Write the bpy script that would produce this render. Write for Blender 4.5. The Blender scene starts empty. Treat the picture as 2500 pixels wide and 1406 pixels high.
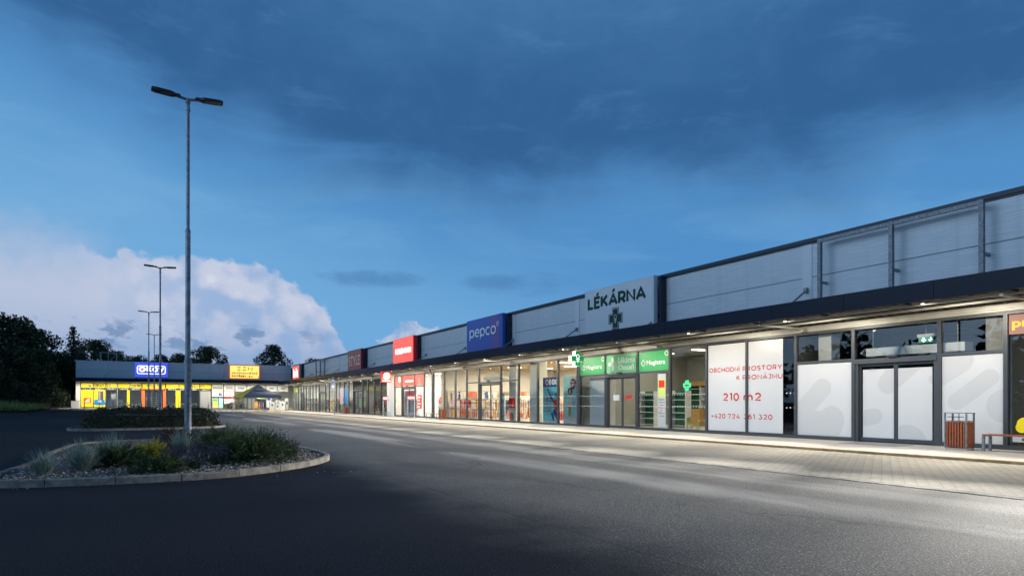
import bpy, math, random
from mathutils import Vector, Matrix
R = math.radians
random.seed(7)
SC = bpy.context.scene
COL = SC.collection

# ------------------------------------------------------------------ camera
cam_d = bpy.data.cameras.new('camera')
cam = bpy.data.objects.new('camera', cam_d); COL.objects.link(cam)
cam.location = (0, 0, 1.3)
cam.rotation_euler = (R(90), 0, R(-29.67))
cam_d.lens = 22.65; cam_d.sensor_width = 36; cam_d.shift_y = 0.1116
cam_d.clip_start = 0.05; cam_d.clip_end = 3000
SC.camera = cam
SC.view_settings.view_transform = 'Standard'
SC.view_settings.look = 'None'
SC.view_settings.exposure = 0.0
SC.view_settings.gamma = 1.0
SC.render.engine = 'CYCLES'
SC.cycles.use_denoising = True
SC.cycles.max_bounces = 6
SC.cycles.diffuse_bounces = 3
SC.cycles.glossy_bounces = 4
SC.cycles.transparent_max_bounces = 16
SC.cycles.sample_clamp_indirect = 4.0
SC.cycles.sample_clamp_direct = 12.0
SC.cycles.use_light_tree = True
SC.cycles.caustics_reflective = False
SC.cycles.caustics_refractive = False


def lin(r, g, b):
    def f(c):
        c /= 255.0
        return c / 12.92 if c <= 0.04045 else ((c + 0.055) / 1.055) ** 2.4
    return (f(r), f(g), f(b), 1.0)


class NT:
    """short-hand for building shader node trees"""
    def __init__(s, tree):
        s.t = tree; s.n = tree.nodes; s.l = tree.links

    def node(s, typ, **kw):
        n = s.n.new(typ)
        for k, v in kw.items():
            setattr(n, k, v)
        return n

    def put(s, sock, val):
        if hasattr(val, 'is_linked') or isinstance(val, bpy.types.NodeSocket):
            s.l.new(val, sock)
        else:
            sock.default_value = val

    def m(s, op, a, b=0.0, c=None, clamp=False):
        n = s.n.new('ShaderNodeMath'); n.operation = op; n.use_clamp = clamp
        s.put(n.inputs[0], a); s.put(n.inputs[1], b)
        if c is not None: s.put(n.inputs[2], c)
        return n.outputs[0]

    def ss(s, x, a, b):
        n = s.n.new('ShaderNodeMapRange'); n.interpolation_type = 'SMOOTHSTEP'
        s.put(n.inputs['Value'], x)
        n.inputs['From Min'].default_value = a; n.inputs['From Max'].default_value = b
        if a > b:
            n.inputs['From Min'].default_value = b; n.inputs['From Max'].default_value = a
            n.inputs['To Min'].default_value = 1.0; n.inputs['To Max'].default_value = 0.0
        return n.outputs[0]

    def mix(s, f, a, b):
        n = s.n.new('ShaderNodeMix'); n.data_type = 'RGBA'
        s.put(n.inputs[0], f); s.put(n.inputs[6], a); s.put(n.inputs[7], b)
        return n.outputs[2]

    def xyz(s, v):
        n = s.n.new('ShaderNodeSeparateXYZ'); s.l.new(v, n.inputs[0])
        return n.outputs[0], n.outputs[1], n.outputs[2]

    def vec(s, x, y, z=0.0):
        n = s.n.new('ShaderNodeCombineXYZ')
        s.put(n.inputs[0], x); s.put(n.inputs[1], y); s.put(n.inputs[2], z)
        return n.outputs[0]

    def noise(s, vec, scale=1.0, detail=4.0, rough=0.55, dist=0.0):
        n = s.n.new('ShaderNodeTexNoise')
        if vec is not None: s.l.new(vec, n.inputs['Vector'])
        n.inputs['Scale'].default_value = scale; n.inputs['Detail'].default_value = detail
        n.inputs['Roughness'].default_value = rough; n.inputs['Distortion'].default_value = dist
        return n.outputs['Fac']


# ------------------------------------------------------------------ world: dusk sky with cloud bank and cumulus
W = bpy.data.worlds.new('World'); SC.world = W; W.use_nodes = True
W.node_tree.nodes.clear()
q = NT(W.node_tree)
tc = q.node('ShaderNodeTexCoord')
dx, dy, dz = q.xyz(tc.outputs['Generated'])
rt = q.m('SUBTRACT', q.m('MULTIPLY', dx, 0.869), q.m('MULTIPLY', dy, 0.495))
fw = q.m('ADD', q.m('MULTIPLY', dx, 0.495), q.m('MULTIPLY', dy, 0.869))
az = q.m('MULTIPLY', q.m('ARCTAN2', rt, fw), 57.2958)       # degrees east of the north-east bearing
el = q.m('MULTIPLY', q.m('ARCSINE', dz), 57.2958)
sv = q.vec(q.m('MULTIPLY', az, 0.1), q.m('MULTIPLY', el, 0.1))
sv3 = q.vec(q.m('MULTIPLY', az, 0.05), q.m('MULTIPLY', el, 0.2))
n_big = q.noise(sv, 0.9, 5, 0.5, 0.3)
n_str = q.noise(sv3, 1.1, 6, 0.6, 0.5)
n_mid = q.noise(sv, 2.6, 7, 0.62, 0.25)
n_fine = q.noise(sv, 6.5, 6, 0.6, 0.1)
# clear blue dusk gradient
low = lin(128, 172, 212); mid = lin(112, 170, 218); blue = lin(82, 143, 200); high = lin(70, 121, 174)
c = q.mix(q.ss(el, 0.0, 5.0), low, mid)
c = q.mix(q.ss(q.m('ADD', el, q.m('MULTIPLY', az, 0.25)), 3.0, 16.0), c, blue)
c = q.mix(q.ss(el, 24.0, 40.0), c, high)
# thin brighter veil across the middle
veil = q.m('MULTIPLY', q.ss(n_str, 0.42, 0.72), q.m('MULTIPLY', q.ss(el, 8.0, 15.0), q.ss(el, 27.0, 17.0)))
c = q.mix(q.m('MULTIPLY', veil, 0.45), c, lin(124, 178, 222))
# dark cloud bank high up, streaky lower edge
edge = q.m('ADD', q.m('MULTIPLY', q.m('SUBTRACT', n_str, 0.5), 9.0), q.m('MULTIPLY', q.m('SUBTRACT', n_big, 0.5), 7.0))
edge = q.m('ADD', edge, q.m('MULTIPLY', q.ss(az, -8.0, -40.0), -3.6))
edge = q.m('ADD', edge, q.m('MULTIPLY', q.m('MULTIPLY', q.m('ADD', az, -6.0), q.m('ADD', az, -6.0)), -0.0016))
b_in = q.m('ADD', el, edge)
bank = q.ss(b_in, 13.0, 22.0)
core = q.m('MULTIPLY', q.ss(b_in, 15.0, 21.5), q.ss(b_in, 38.0, 23.0))
n_st2 = q.noise(q.vec(q.m('MULTIPLY', q.m('ADD', az, q.m('MULTIPLY', el, -0.8)), 0.05), q.m('MULTIPLY', q.m('ADD', el, q.m('MULTIPLY', az, 0.12)), 0.16)), 2.4, 7, 0.62, 0.5)
bankc = q.mix(core, lin(70, 118, 168), lin(48, 93, 144))
bankc = q.mix(q.m('MULTIPLY', q.ss(n_st2, 0.46, 0.30), 0.22), bankc, lin(44, 88, 140))
bankc = q.mix(q.m('MULTIPLY', q.ss(n_st2, 0.52, 0.76), 0.26), bankc, lin(92, 142, 190))
bankc = q.mix(q.m('MULTIPLY', q.ss(n_mid, 0.4, 0.75), 0.10), bankc, lin(92, 136, 184))
c = q.mix(q.m('MULTIPLY', bank, 0.93), c, bankc)
# second thin bank on the right under the gap
b2 = q.m('MULTIPLY', q.m('MULTIPLY', q.ss(n_str, 0.5, 0.62), q.ss(az, -2.0, 10.0)), q.m('MULTIPLY', q.ss(el, 5.5, 8.0), q.ss(el, 13.0, 9.0)))
c = q.mix(q.m('MULTIPLY', b2, 0.55), c, lin(66, 112, 162))
# the tall cumulonimbus in the north-west: dome edge falls away to the right
top = q.m('ADD', 11.4, q.m('MULTIPLY', q.m('POWER', q.m('MAXIMUM', q.m('MULTIPLY', q.m('ADD', az, 24.0), 0.1031), 0.0), 3.0), -7.0))
vor = q.node('ShaderNodeTexVoronoi', feature='SMOOTH_F1'); q.l.new(sv, vor.inputs['Vector']); vor.inputs['Scale'].default_value = 5.2
vorb = q.node('ShaderNodeTexVoronoi', feature='F1'); q.l.new(q.vec(q.m('ADD', q.m('MULTIPLY', az, 0.1), q.m('MULTIPLY', n_fine, 0.12)), q.m('ADD', q.m('MULTIPLY', el, 0.1), q.m('MULTIPLY', n_mid, 0.1))), vorb.inputs['Vector']); vorb.inputs['Scale'].default_value = 8.0
wob = q.m('ADD', q.m('MULTIPLY', q.m('SUBTRACT', n_mid, 0.5), 3.4), q.m('MULTIPLY', q.m('SUBTRACT', n_fine, 0.5), 1.6))
wob = q.m('ADD', wob, q.m('MULTIPLY', q.m('SUBTRACT', 0.42, vorb.outputs['Distance']), 0.8))
cin = q.m('ADD', q.m('SUBTRACT', top, el), wob)
hard = q.ss(cin, -0.15, 0.45)
soft = q.ss(cin, -3.5, 3.5)
cb = q.m('MULTIPLY', q.m('ADD', q.m('MULTIPLY', hard, q.ss(az, -36.0, -30.0)), q.m('MULTIPLY', soft, q.ss(az, -30.0, -36.0))), q.ss(az, -80.0, -52.0))
cbcol = q.mix(q.ss(el, 1.0, 8.5), lin(136, 164, 204), lin(202, 207, 226))
puff = q.m('ADD', q.m('MULTIPLY', vor.outputs['Distance'], 0.9), q.m('MULTIPLY', n_fine, 0.7))
vor2 = q.node('ShaderNodeTexVoronoi', feature='SMOOTH_F1'); q.l.new(q.vec(q.m('ADD', q.m('MULTIPLY', az, 0.1), q.m('MULTIPLY', n_fine, 0.16)), q.m('ADD', q.m('MULTIPLY', el, 0.1), q.m('MULTIPLY', n_mid, 0.14))), vor2.inputs['Vector']); vor2.inputs['Scale'].default_value = 9.0
puff = q.m('ADD', puff, q.m('MULTIPLY', vor2.outputs['Distance'], 0.55))
cbcol = q.mix(q.m('MULTIPLY', q.ss(puff, 0.78, 1.22), q.m('MULTIPLY', q.ss(az, -36, -24), 0.75)), cbcol, lin(138, 170, 214))
cbcol = q.mix(q.m('MULTIPLY', q.ss(puff, 0.78, 0.55), q.m('MULTIPLY', q.ss(az, -34, -24), q.m('MULTIPLY', q.ss(el, 3.5, 8.0), 0.6))), cbcol, lin(224, 228, 238))
cbcol = q.mix(q.m('MULTIPLY', q.ss(az, -26.0, -38.0), 0.35), cbcol, lin(158, 176, 206))
cbcol = q.mix(q.m('MULTIPLY', q.ss(n_mid, 0.5, 0.75), 0.35), cbcol, lin(176, 186, 216))
c = q.mix(q.m('MULTIPLY', cb, 0.9), c, cbcol)
# small cumulus heads along the roofline
t2 = q.m('ADD', 2.9, q.m('MULTIPLY', q.ss(az, -14.5, -9.0), 3.6))
cin2 = q.m('ADD', q.m('SUBTRACT', t2, el), q.m('MULTIPLY', q.m('SUBTRACT', n_mid, 0.5), 6.5))
cu = q.m('MULTIPLY', q.ss(cin2, -0.1, 0.4), q.m('MULTIPLY', q.ss(az, -17.0, -15.0), q.ss(az, -3.0, -7.0)))
c = q.mix(q.m('MULTIPLY', cu, 0.85), c, q.mix(q.ss(n_fine, 0.35, 0.65), lin(206, 212, 230), lin(140, 172, 212)))
# ragged scud below the thunderhead
n_sc = q.noise(q.vec(q.m('ADD', q.m('MULTIPLY', az, 0.16), q.m('MULTIPLY', el, 0.05)), q.m('MULTIPLY', el, 0.30)), 2.6, 6, 0.6, 0.15)
sc_ = q.m('MULTIPLY', q.ss(n_sc, 0.52, 0.62), q.m('MULTIPLY', q.m('MULTIPLY', q.ss(el, 3.6, 4.6), q.ss(el, 6.9, 5.6)), q.ss(az, -14.0, -20.0)))
c = q.mix(q.m('MULTIPLY', sc_, 0.7), c, lin(98, 134, 178))
# a couple of faint lone patches
for (a0, e0, ra, re) in ((-11.6, 10.6, 4.6, 0.7), (0.5, 10.3, 6.0, 0.9)):
    da = q.m('DIVIDE', q.m('SUBTRACT', az, a0), ra); de = q.m('DIVIDE', q.m('SUBTRACT', el, e0), re)
    d2 = q.m('ADD', q.m('ADD', q.m('MULTIPLY', da, da), q.m('MULTIPLY', de, de)), q.m('ADD', q.m('MULTIPLY', q.m('SUBTRACT', n_st2, 0.5), 5.0), q.m('MULTIPLY', q.m('SUBTRACT', n_mid, 0.5), 2.5)))
    c = q.mix(q.m('MULTIPLY', q.ss(d2, 1.4, -0.4), 0.5), c, lin(70, 118, 168))
# west: unseen afterglow band, brightened to light the shop row's front; overhead: unseen dark cloud added to dim the ground
glow = q.m('MULTIPLY', q.ss(q.m('ABSOLUTE', q.m('ADD', az, 124.0)), 58.0, 24.0), q.m('MULTIPLY', q.ss(el, 38.0, 12.0), q.ss(el, -1.0, 2.0)))
c = q.mix(glow, c, (1.35, 1.95, 2.75, 1.0))
c = q.mix(q.m('MULTIPLY', q.ss(el, 35.0, 52.0), 0.85), c, (0.008, 0.02, 0.045, 1.0))
# below the horizon: dark land
c = q.mix(q.ss(el, 0.0, -2.0), c, lin(40, 52, 66))
bg = q.node('ShaderNodeBackground'); q.l.new(c, bg.inputs['Color']); bg.inputs['Strength'].default_value = 1.0
wo = q.node('ShaderNodeOutputWorld'); q.l.new(bg.outputs[0], wo.inputs['Surface'])

# last afterglow from the west: one very soft, weak sun
sd = bpy.data.lights.new('afterglow_sun', 'SUN'); sd.energy = 0.06; sd.angle = R(25); sd.color = (0.85, 0.9, 1.0)
so = bpy.data.objects.new('afterglow_sun', sd); COL.objects.link(so); so.rotation_euler = (R(70), 0, R(-115))

# ------------------------------------------------------------------ helpers
FX = 20.6       # plane of the long facade (it looks towards -x)
BY = 107.0      # plane of the far facade (it looks towards -y)


def sst(x, a, b):
    t = max(0.0, min(1.0, (x - a) / (b - a)))
    return t * t * (3 - 2 * t)


def gz(x, y):
    return min(0.8, 0.0185 * max(0.0, 20.0 - x)) * sst(y, 56, 104)


class Face:
    def __init__(s, kind, plane):
        s.k = kind; s.p = plane

    def pt(s, a, t, d):
        return (s.p - d, -a, t) if s.k == 'x' else (a, s.p - d, t)


FR = Face('x', FX)      # a = -y
BK = Face('y', BY)      # a = x


def woff(o):
    v = Vector((0, 0, 0))
    while o is not None:
        v += o.location; o = o.parent
    return v


class MB:
    def __init__(s):
        s.v = []; s.f = []; s.mi = []

    def _add(s, vs, fs, mi):
        b = len(s.v); s.v += [tuple(p) for p in vs]
        for f in fs:
            s.f.append(tuple(i + b for i in f)); s.mi.append(mi)
        return s

    def box(s, p0, p1, mi=0):
        x0, x1 = sorted((p0[0], p1[0])); y0, y1 = sorted((p0[1], p1[1])); z0, z1 = sorted((p0[2], p1[2]))
        vs = [(x0, y0, z0), (x1, y0, z0), (x1, y1, z0), (x0, y1, z0), (x0, y0, z1), (x1, y0, z1), (x1, y1, z1), (x0, y1, z1)]
        return s._add(vs, [(0, 3, 2, 1), (4, 5, 6, 7), (0, 1, 5, 4), (1, 2, 6, 5), (2, 3, 7, 6), (3, 0, 4, 7)], mi)

    def fbox(s, F, a0, a1, t0, t1, d0, d1, mi=0):
        return s.box(F.pt(a0, t0, d0), F.pt(a1, t1, d1), mi)

    def mbox(s, M, size, mi=0):
        hx, hy, hz = size[0] / 2, size[1] / 2, size[2] / 2
        vs = [M @ Vector(p) for p in ((-hx, -hy, -hz), (hx, -hy, -hz), (hx, hy, -hz), (-hx, hy, -hz), (-hx, -hy, hz), (hx, -hy, hz), (hx, hy, hz), (-hx, hy, hz))]
        return s._add(vs, [(0, 3, 2, 1), (4, 5, 6, 7), (0, 1, 5, 4), (1, 2, 6, 5), (2, 3, 7, 6), (3, 0, 4, 7)], mi)

    def quad(s, a, b, c, d, mi=0):
        return s._add([a, b, c, d], [(0, 1, 2, 3)], mi)

    def tri(s, a, b, c, mi=0):
        return s._add([a, b, c], [(0, 1, 2)], mi)

    def fquad(s, F, a0, a1, t0, t1, d, mi=0):
        return s.quad(F.pt(a0, t0, d), F.pt(a1, t0, d), F.pt(a1, t1, d), F.pt(a0, t1, d), mi)

    def tube(s, pts, rad, n=8, mi=0, caps=True):
        pts = [Vector(p) for p in pts]
        if not hasattr(rad, '__len__'): rad = [rad] * len(pts)
        vs = []; fs = []
        for i, p in enumerate(pts):
            d = (pts[min(i + 1, len(pts) - 1)] - pts[max(i - 1, 0)]).normalized()
            up = Vector((0, 0, 1)) if abs(d.z) < 0.9 else Vector((1, 0, 0))
            a = d.cross(up).normalized(); b = d.cross(a)
            for k in range(n):
                t = 2 * math.pi * k / n
                vs.append(p + (a * math.cos(t) + b * math.sin(t)) * rad[i])
        for i in range(len(pts) - 1):
            for k in range(n):
                fs.append((i * n + k, i * n + (k + 1) % n, (i + 1) * n + (k + 1) % n, (i + 1) * n + k))
        if caps:
            fs.append(tuple(range(n - 1, -1, -1))); fs.append(tuple((len(pts) - 1) * n + k for k in range(n)))
        return s._add(vs, fs, mi)

    def fpoly(s, F, pts, d0, d1, mi=0):
        """flat outline (a, t) on a face, from depth d0 out to d1"""
        n = len(pts)
        vs = [F.pt(a, t, d0) for a, t in pts] + [F.pt(a, t, d1) for a, t in pts]
        fs = [tuple(range(n - 1, -1, -1)), tuple(range(n, 2 * n))]
        for i in range(n):
            j = (i + 1) % n; fs.append((i, j, n + j, n + i))
        return s._add(vs, fs, mi)

    def fring(s, F, outer, inner, d0, d1, mi=0):
        n = len(outer)
        vs = [F.pt(a, t, d) for d in (d0, d1) for P in (outer, inner) for a, t in P]
        fs = []
        for i in range(n):
            j = (i + 1) % n
            fs += [(2 * n + i, 2 * n + j, 3 * n + j, 3 * n + i), (i, j, 2 * n + j, 2 * n + i), (n + i, n + j, 3 * n + j, 3 * n + i)]
        return s._add(vs, fs, mi)

    def build(s, name, mats, parent=None, smooth=False, bevel=0.0):
        me = bpy.data.meshes.new(name)
        if parent is None:
            xs = [p[0] for p in s.v]; ys = [p[1] for p in s.v]; zs = [p[2] for p in s.v]
            o = Vector(((min(xs) + max(xs)) / 2, (min(ys) + max(ys)) / 2, min(zs)))
        else:
            o = woff(parent)
        me.from_pydata([(p[0] - o.x, p[1] - o.y, p[2] - o.z) for p in s.v], [], s.f)
        if not isinstance(mats, (list, tuple)): mats = [mats]
        for m_ in mats: me.materials.append(m_)
        if len(mats) > 1: me.polygons.foreach_set('material_index', s.mi)
        if smooth: me.polygons.foreach_set('use_smooth', [True] * len(me.polygons))
        me.update()
        ob = bpy.data.objects.new(name, me); COL.objects.link(ob)
        if parent is None: ob.location = o
        else: ob.parent = parent
        if bevel:
            b = ob.modifiers.new('bevel', 'BEVEL'); b.width = bevel; b.segments = 2; b.limit_method = 'ANGLE'
        return ob


def tag(o, label=None, cat=None, group=None, kind=None):
    if label: o['label'] = label
    if cat: o['category'] = cat
    if group: o['group'] = group
    if kind: o['kind'] = kind
    return o


def root(name, loc, label=None, cat=None, group=None, rz=0.0):
    o = bpy.data.objects.new(name, None); COL.objects.link(o)
    o.empty_display_size = 0.2
    o.location = loc; o.rotation_euler = (0, 0, rz)
    return tag(o, label, cat, group)


def dup(o, loc=None, rz=None, label=None, scale=None, parent=None):
    c_ = o.copy(); COL.objects.link(c_)
    if parent is not None: c_.parent = parent
    if loc is not None: c_.location = loc
    if rz is not None: c_.rotation_euler = (0, 0, rz)
    if scale is not None: c_.scale = scale
    if label: c_['label'] = label
    for ch in list(o.children):
        dup(ch, parent=c_)
    return c_


def text(body, F, a0, a1, t0, t1, d, mat, parent, bold=0.0, th=0.012, name='lettering', shear=0.0):
    cu_ = bpy.data.curves.new('lettering', 'FONT')
    cu_.body = body; cu_.size = 1.0; cu_.offset = bold; cu_.resolution_u = 3; cu_.extrude = 0.01; cu_.shear = shear
    to = bpy.data.objects.new('lettering_tmp', cu_)
    COL.objects.link(to)
    me = bpy.data.meshes.new_from_object(to)
    bpy.data.objects.remove(to); bpy.data.curves.remove(cu_)
    xs = [v.co.x for v in me.vertices]; ys = [v.co.y for v in me.vertices]
    if not xs: return None
    x0, x1, y0, y1 = min(xs), max(xs), min(ys), max(ys)
    o = woff(parent) if parent else Vector((0, 0, 0))
    for v in me.vertices:
        a = a0 + (v.co.x - x0) / max(1e-6, x1 - x0) * (a1 - a0)
        t = t0 + (v.co.y - y0) / max(1e-6, y1 - y0) * (t1 - t0)
        v.co = Vector(F.pt(a, t, d + th * (v.co.z + 0.01) / 0.02)) - o
    me.materials.clear(); me.materials.append(mat); me.name = name
    ob = bpy.data.objects.new(name, me); COL.objects.link(ob)
    if parent: ob.parent = parent
    return ob


def rrect(a0, a1, t0, t1, r, n=5):
    pts = []
    for cx, cy, s0 in ((a1 - r, t0 + r, -90), (a1 - r, t1 - r, 0), (a0 + r, t1 - r, 90), (a0 + r, t0 + r, 180)):
        for k in range(n + 1):
            t = R(s0 + 90 * k / n); pts.append((cx + r * math.cos(t), cy + r * math.sin(t)))
    return pts


def circ(ca, ct, r, n=20, r2=None):
    return [(ca + r * math.cos(2 * math.pi * k / n), ct + (r2 or r) * math.sin(2 * math.pi * k / n)) for k in range(n)]


def capsule(a0, t0, a1, t1, r, n=10):
    ang = math.atan2(t1 - t0, a1 - a0); pts = []
    for k in range(n + 1):
        t = ang - math.pi / 2 + math.pi * k / n; pts.append((a1 + r * math.cos(t), t1 + r * math.sin(t)))
    for k in range(n + 1):
        t = ang + math.pi / 2 + math.pi * k / n; pts.append((a0 + r * math.cos(t), t0 + r * math.sin(t)))
    return pts


def cross(ca, ct, h, w):
    return [(ca - w, ct - h), (ca + w, ct - h), (ca + w, ct - w), (ca + h, ct - w), (ca + h, ct + w), (ca + w, ct + w), (ca + w, ct + h), (ca - w, ct + h), (ca - w, ct + w), (ca - h, ct + w), (ca - h, ct - w), (ca - w, ct - w)]


# ------------------------------------------------------------------ stroke lettering (geometric sans, optional slab serifs)
def _arc(cx, cy, rx, ry, a0, a1, n=10):
    return [(cx + rx * math.cos(R(a0 + (a1 - a0) * k / n)), cy + ry * math.sin(R(a0 + (a1 - a0) * k / n))) for k in range(n + 1)]


def _ring(cx, cy, rx, ry, n=22):
    return ('o', [(cx + rx * math.cos(2 * math.pi * k / n), cy + ry * math.sin(2 * math.pi * k / n)) for k in range(n)])


GL = {
    'A': (.88, [[(0, 0), (.44, 1), (.88, 0)], [(.15, .31), (.73, .31)]]),
    'B': (.66, [[(0, 0), (0, 1), (.36, 1)] + _arc(.36, .765, .24, .235, 90, -90) + [(0, .53)], [(.36, .53)] + _arc(.38, .265, .28, .265, 90, -90) + [(0, 0)]]),
    'C': (.86, [_arc(.5, .5, .5, .5, 48, 312, 16)]),
    'D': (.84, [('o', [(0, 0), (0, 1), (.34, 1)] + _arc(.34, .5, .5, .5, 90, -90, 14)[1:-1] + [(.34, 0)])]),
    'E': (.58, [[(.58, 1), (0, 1), (0, 0), (.58, 0)], [(0, .52), (.50, .52)]]),
    'H': (.76, [[(0, 0), (0, 1)], [(.76, 0), (.76, 1)], [(0, .52), (.76, .52)]]),
    'I': (0, [[(0, 0), (0, 1)]]),
    'J': (.42, [[(.06, 1), (.42, 1), (.42, .28)] + _arc(.2, .26, .22, .26, 0, -140, 8)]),
    'K': (.70, [[(0, 0), (0, 1)], [(.66, 1), (0, .34)], [(.22, .56), (.70, 0)]]),
    'L': (.56, [[(0, 1), (0, 0), (.56, 0)]]),
    'M': (.92, [[(0, 0), (0, 1), (.46, .25), (.92, 1), (.92, 0)]]),
    'N': (.78, [[(0, 0), (0, 1), (.78, 0), (.78, 1)]]),
    'O': (1.0, [_ring(.5, .5, .5, .5)]),
    'P': (.64, [[(0, 0), (0, 1), (.34, 1)] + _arc(.34, .68, .30, .32, 90, -90) + [(0, .36)]]),
    'R': (.68, [[(0, 0), (0, 1), (.34, 1)] + _arc(.34, .69, .30, .31, 90, -90) + [(0, .38)], [(.36, .38), (.66, 0)]]),
    'S': (.62, [_arc(.32, .745, .29, .255, 35, 262, 10) + _arc(.31, .255, .31, .255, 82, -145, 10)]),
    'T': (.76, [[(0, 1), (.76, 1)], [(.38, 1), (.38, 0)]]),
    'U': (.74, [[(0, 1), (0, .37)] + _arc(.37, .37, .37, .37, 180, 360, 12) + [(.74, 1)]]),
    'V': (.84, [[(0, 1), (.42, 0), (.84, 1)]]),
    'Y': (.80, [[(0, 1), (.40, .42), (.80, 1)], [(.40, .42), (.40, 0)]]),
    'Z': (.68, [[(.02, 1), (.66, 1), (0, 0), (.68, 0)]]),
    '0': (.68, [_ring(.34, .5, .34, .5)]),
    '1': (.24, [[(0, 1), (.24, 1), (.24, 0)]]),
    '2': (.64, [_arc(.31, .70, .30, .30, 158, -32, 10) + [(.0, 0), (.64, 0)]]),
    '3': (.62, [[(.06, 1), (.58, 1), (.30, .60)] + _arc(.30, .30, .31, .30, 82, -150, 10)]),
    '4': (.72, [[(.44, 1), (0, .26), (.72, .26)], [(.52, .52), (.52, 0)]]),
    '6': (.64, [_ring(.32, .31, .32, .31), [(.56, .97)] + _arc(.58, .33, .58, .67, 105, 180, 8)]),
    '7': (.62, [[(0, .82), (0, 1), (.62, 1), (.20, 0)]]),
    '+': (.50, [[(0, .45), (.50, .45)], [(.25, .20), (.25, .70)]]),
    '.': (0, [[(0, -.04), (0, .04)]]), ',': (.03, [[(.03, .05), (0, -.12)]]),
    '|': (0, [[(0, -.15), (0, 1.15)]]), '–': (.5, [[(0, .42), (.5, .42)]]),
    'p': (.66, [[(0, -.30), (0, .70)], _ring(.34, .35, .33, .35)]),
    'e': (.66, [[(.02, .36), (.66, .36)] + _arc(.33, .35, .33, .35, 3, 312, 14)[1:]]),
    'c': (.58, [_arc(.33, .35, .33, .35, 48, 312, 12)]),
    'o': (.68, [_ring(.34, .35, .34, .35)]),
    'k': (.54, [[(0, 0), (0, 1.02)], [(.50, .70), (0, .22)], [(.18, .40), (.54, 0)]]),
    'i': (0, [[(0, 0), (0, .70)], [(0, .92), (0, 1.0)]]),
    'm': (.98, [[(0, 0), (0, .70)], [(0, .42)] + _arc(.245, .44, .245, .26, 180, 0, 8) + [(.49, 0)], [(.49, .42)] + _arc(.735, .44, .245, .26, 180, 0, 8) + [(.98, 0)]]),
    'a': (.62, [[(.62, .70), (.62, 0)], _ring(.31, .35, .31, .35)]),
    's': (.42, [_arc(.21, .52, .19, .17, 35, 262, 8) + _arc(.21, .18, .21, .17, 82, -145, 8)]),
    'y': (.60, [[(0, .70), (.30, .04)], [(.60, .70), (.22, -.16), (.02, -.26)]]),
}
ACC = {'Á': ('A', 'a'), 'É': ('E', 'a'), 'Í': ('I', 'a'), 'Ý': ('Y', 'a'), 'Č': ('C', 'c'), 'Ř': ('R', 'c'), 'Š': ('S', 'c'), 'Ě': ('E', 'c')}


def ribbon(mb, F, pts, closed, w, d0, d1):
    P = [Vector((p[0], p[1])) for p in pts]
    Q = [P[0]]
    for p in P[1:]:
        if (p - Q[-1]).length > 1e-5: Q.append(p)
    if closed and (Q[0] - Q[-1]).length < 1e-5: Q.pop()
    n = len(Q); L_ = []; R_ = []
    for i in range(n):
        a = Q[i - 1] if (closed or i > 0) else None; b = Q[(i + 1) % n] if (closed or i < n - 1) else None
        t0 = (Q[i] - a).normalized() if a is not None else None; t1 = (b - Q[i]).normalized() if b is not None else None
        if t0 is None: t0 = t1
        if t1 is None: t1 = t0
        n0 = Vector((-t0.y, t0.x)); n1 = Vector((-t1.y, t1.x)); m_ = n0 + n1
        if m_.length < 0.05: m_ = n0; k = 1.0
        else:
            m_.normalize(); k = 1.0 / max(0.2, m_.dot(n0)); k = k if k < 1.45 else 1.12
        L_.append(Q[i] + m_ * (w / 2 * k)); R_.append(Q[i] - m_ * (w / 2 * k))
    vs = [F.pt(p.x, p.y, d) for d in (d0, d1) for p in L_ + R_]; fs = []; N = 2 * n
    for i in range(n if closed else n - 1):
        j = (i + 1) % n
        fs += [(N + n + i, N + n + j, N + j, N + i), (i, N + i, N + j, j), (n + j, N + n + j, N + n + i, n + i)]
    if not closed:
        fs += [(0, n, N + n, N), (n - 1, N + n - 1, N + n + n - 1, n + n - 1)]
    mb._add(vs, fs, 0)


def stext(body, F, a0, a1, base, cap, d, mat_, parent, w=0.15, gap=0.20, th=0.012, name='lettering', serif=False, space=0.42):
    """lettering from strokes: a0..a1 is the outer width, base the baseline, cap the capital height"""
    x = 0.0; items = []
    for ch in body:
        if ch == ' ': x += space; continue
        b_, acc = ACC.get(ch, (ch, None)); wd, st = GL[b_]
        items.append((x, wd, st, acc)); x += wd + gap + w
    tot = x - gap - w; W0 = (a1 - a0) - w * cap; sx = W0 / tot if tot > 0 else 1.0
    mb = MB(); lay = 0; ox = a0 + w * cap / 2
    def X(p, x0): return (ox + (x0 + p[0]) * sx, base + (w / 2 + p[1] * (1 - w)) * cap)
    for x0, wd, st, acc in items:
        sts = list(st)
        if acc == 'a': c_ = wd / 2; sts.append(('a', [(c_ - .08, 1.25), (c_ + .16, 1.47)]))
        if acc == 'c': c_ = wd / 2; sts.append(('a', [(c_ - .2, 1.46), (c_, 1.25), (c_ + .2, 1.46)]))
        if serif:
            ext = []
            for s_ in st:
                if s_[0] == 'o': continue
                for p, q_ in ((s_[0], s_[1]), (s_[-1], s_[-2])):
                    if abs(p[0] - q_[0]) < .5 * abs(p[1] - q_[1]): ext.append([(p[0] - .16, p[1]), (p[0] + .16, p[1])])
                    elif p[1] in (0, 1) and abs(p[1] - q_[1]) < .01: ext.append([(p[0], p[1]), (p[0], p[1] + (.2 if p[1] == 0 else -.2))])
            sts += ext
        for s_ in sts:
            cl = s_[0] == 'o'; ac = s_[0] == 'a'; pts = s_[1] if (cl or ac) else s_
            ribbon(mb, F, [X(p, x0) for p in pts], cl, w * cap * (0.7 if ac else 1), d, d + th + 0.0004 * (lay % 5)); lay += 1
    return mb.build(name, mat_, parent)


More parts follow.
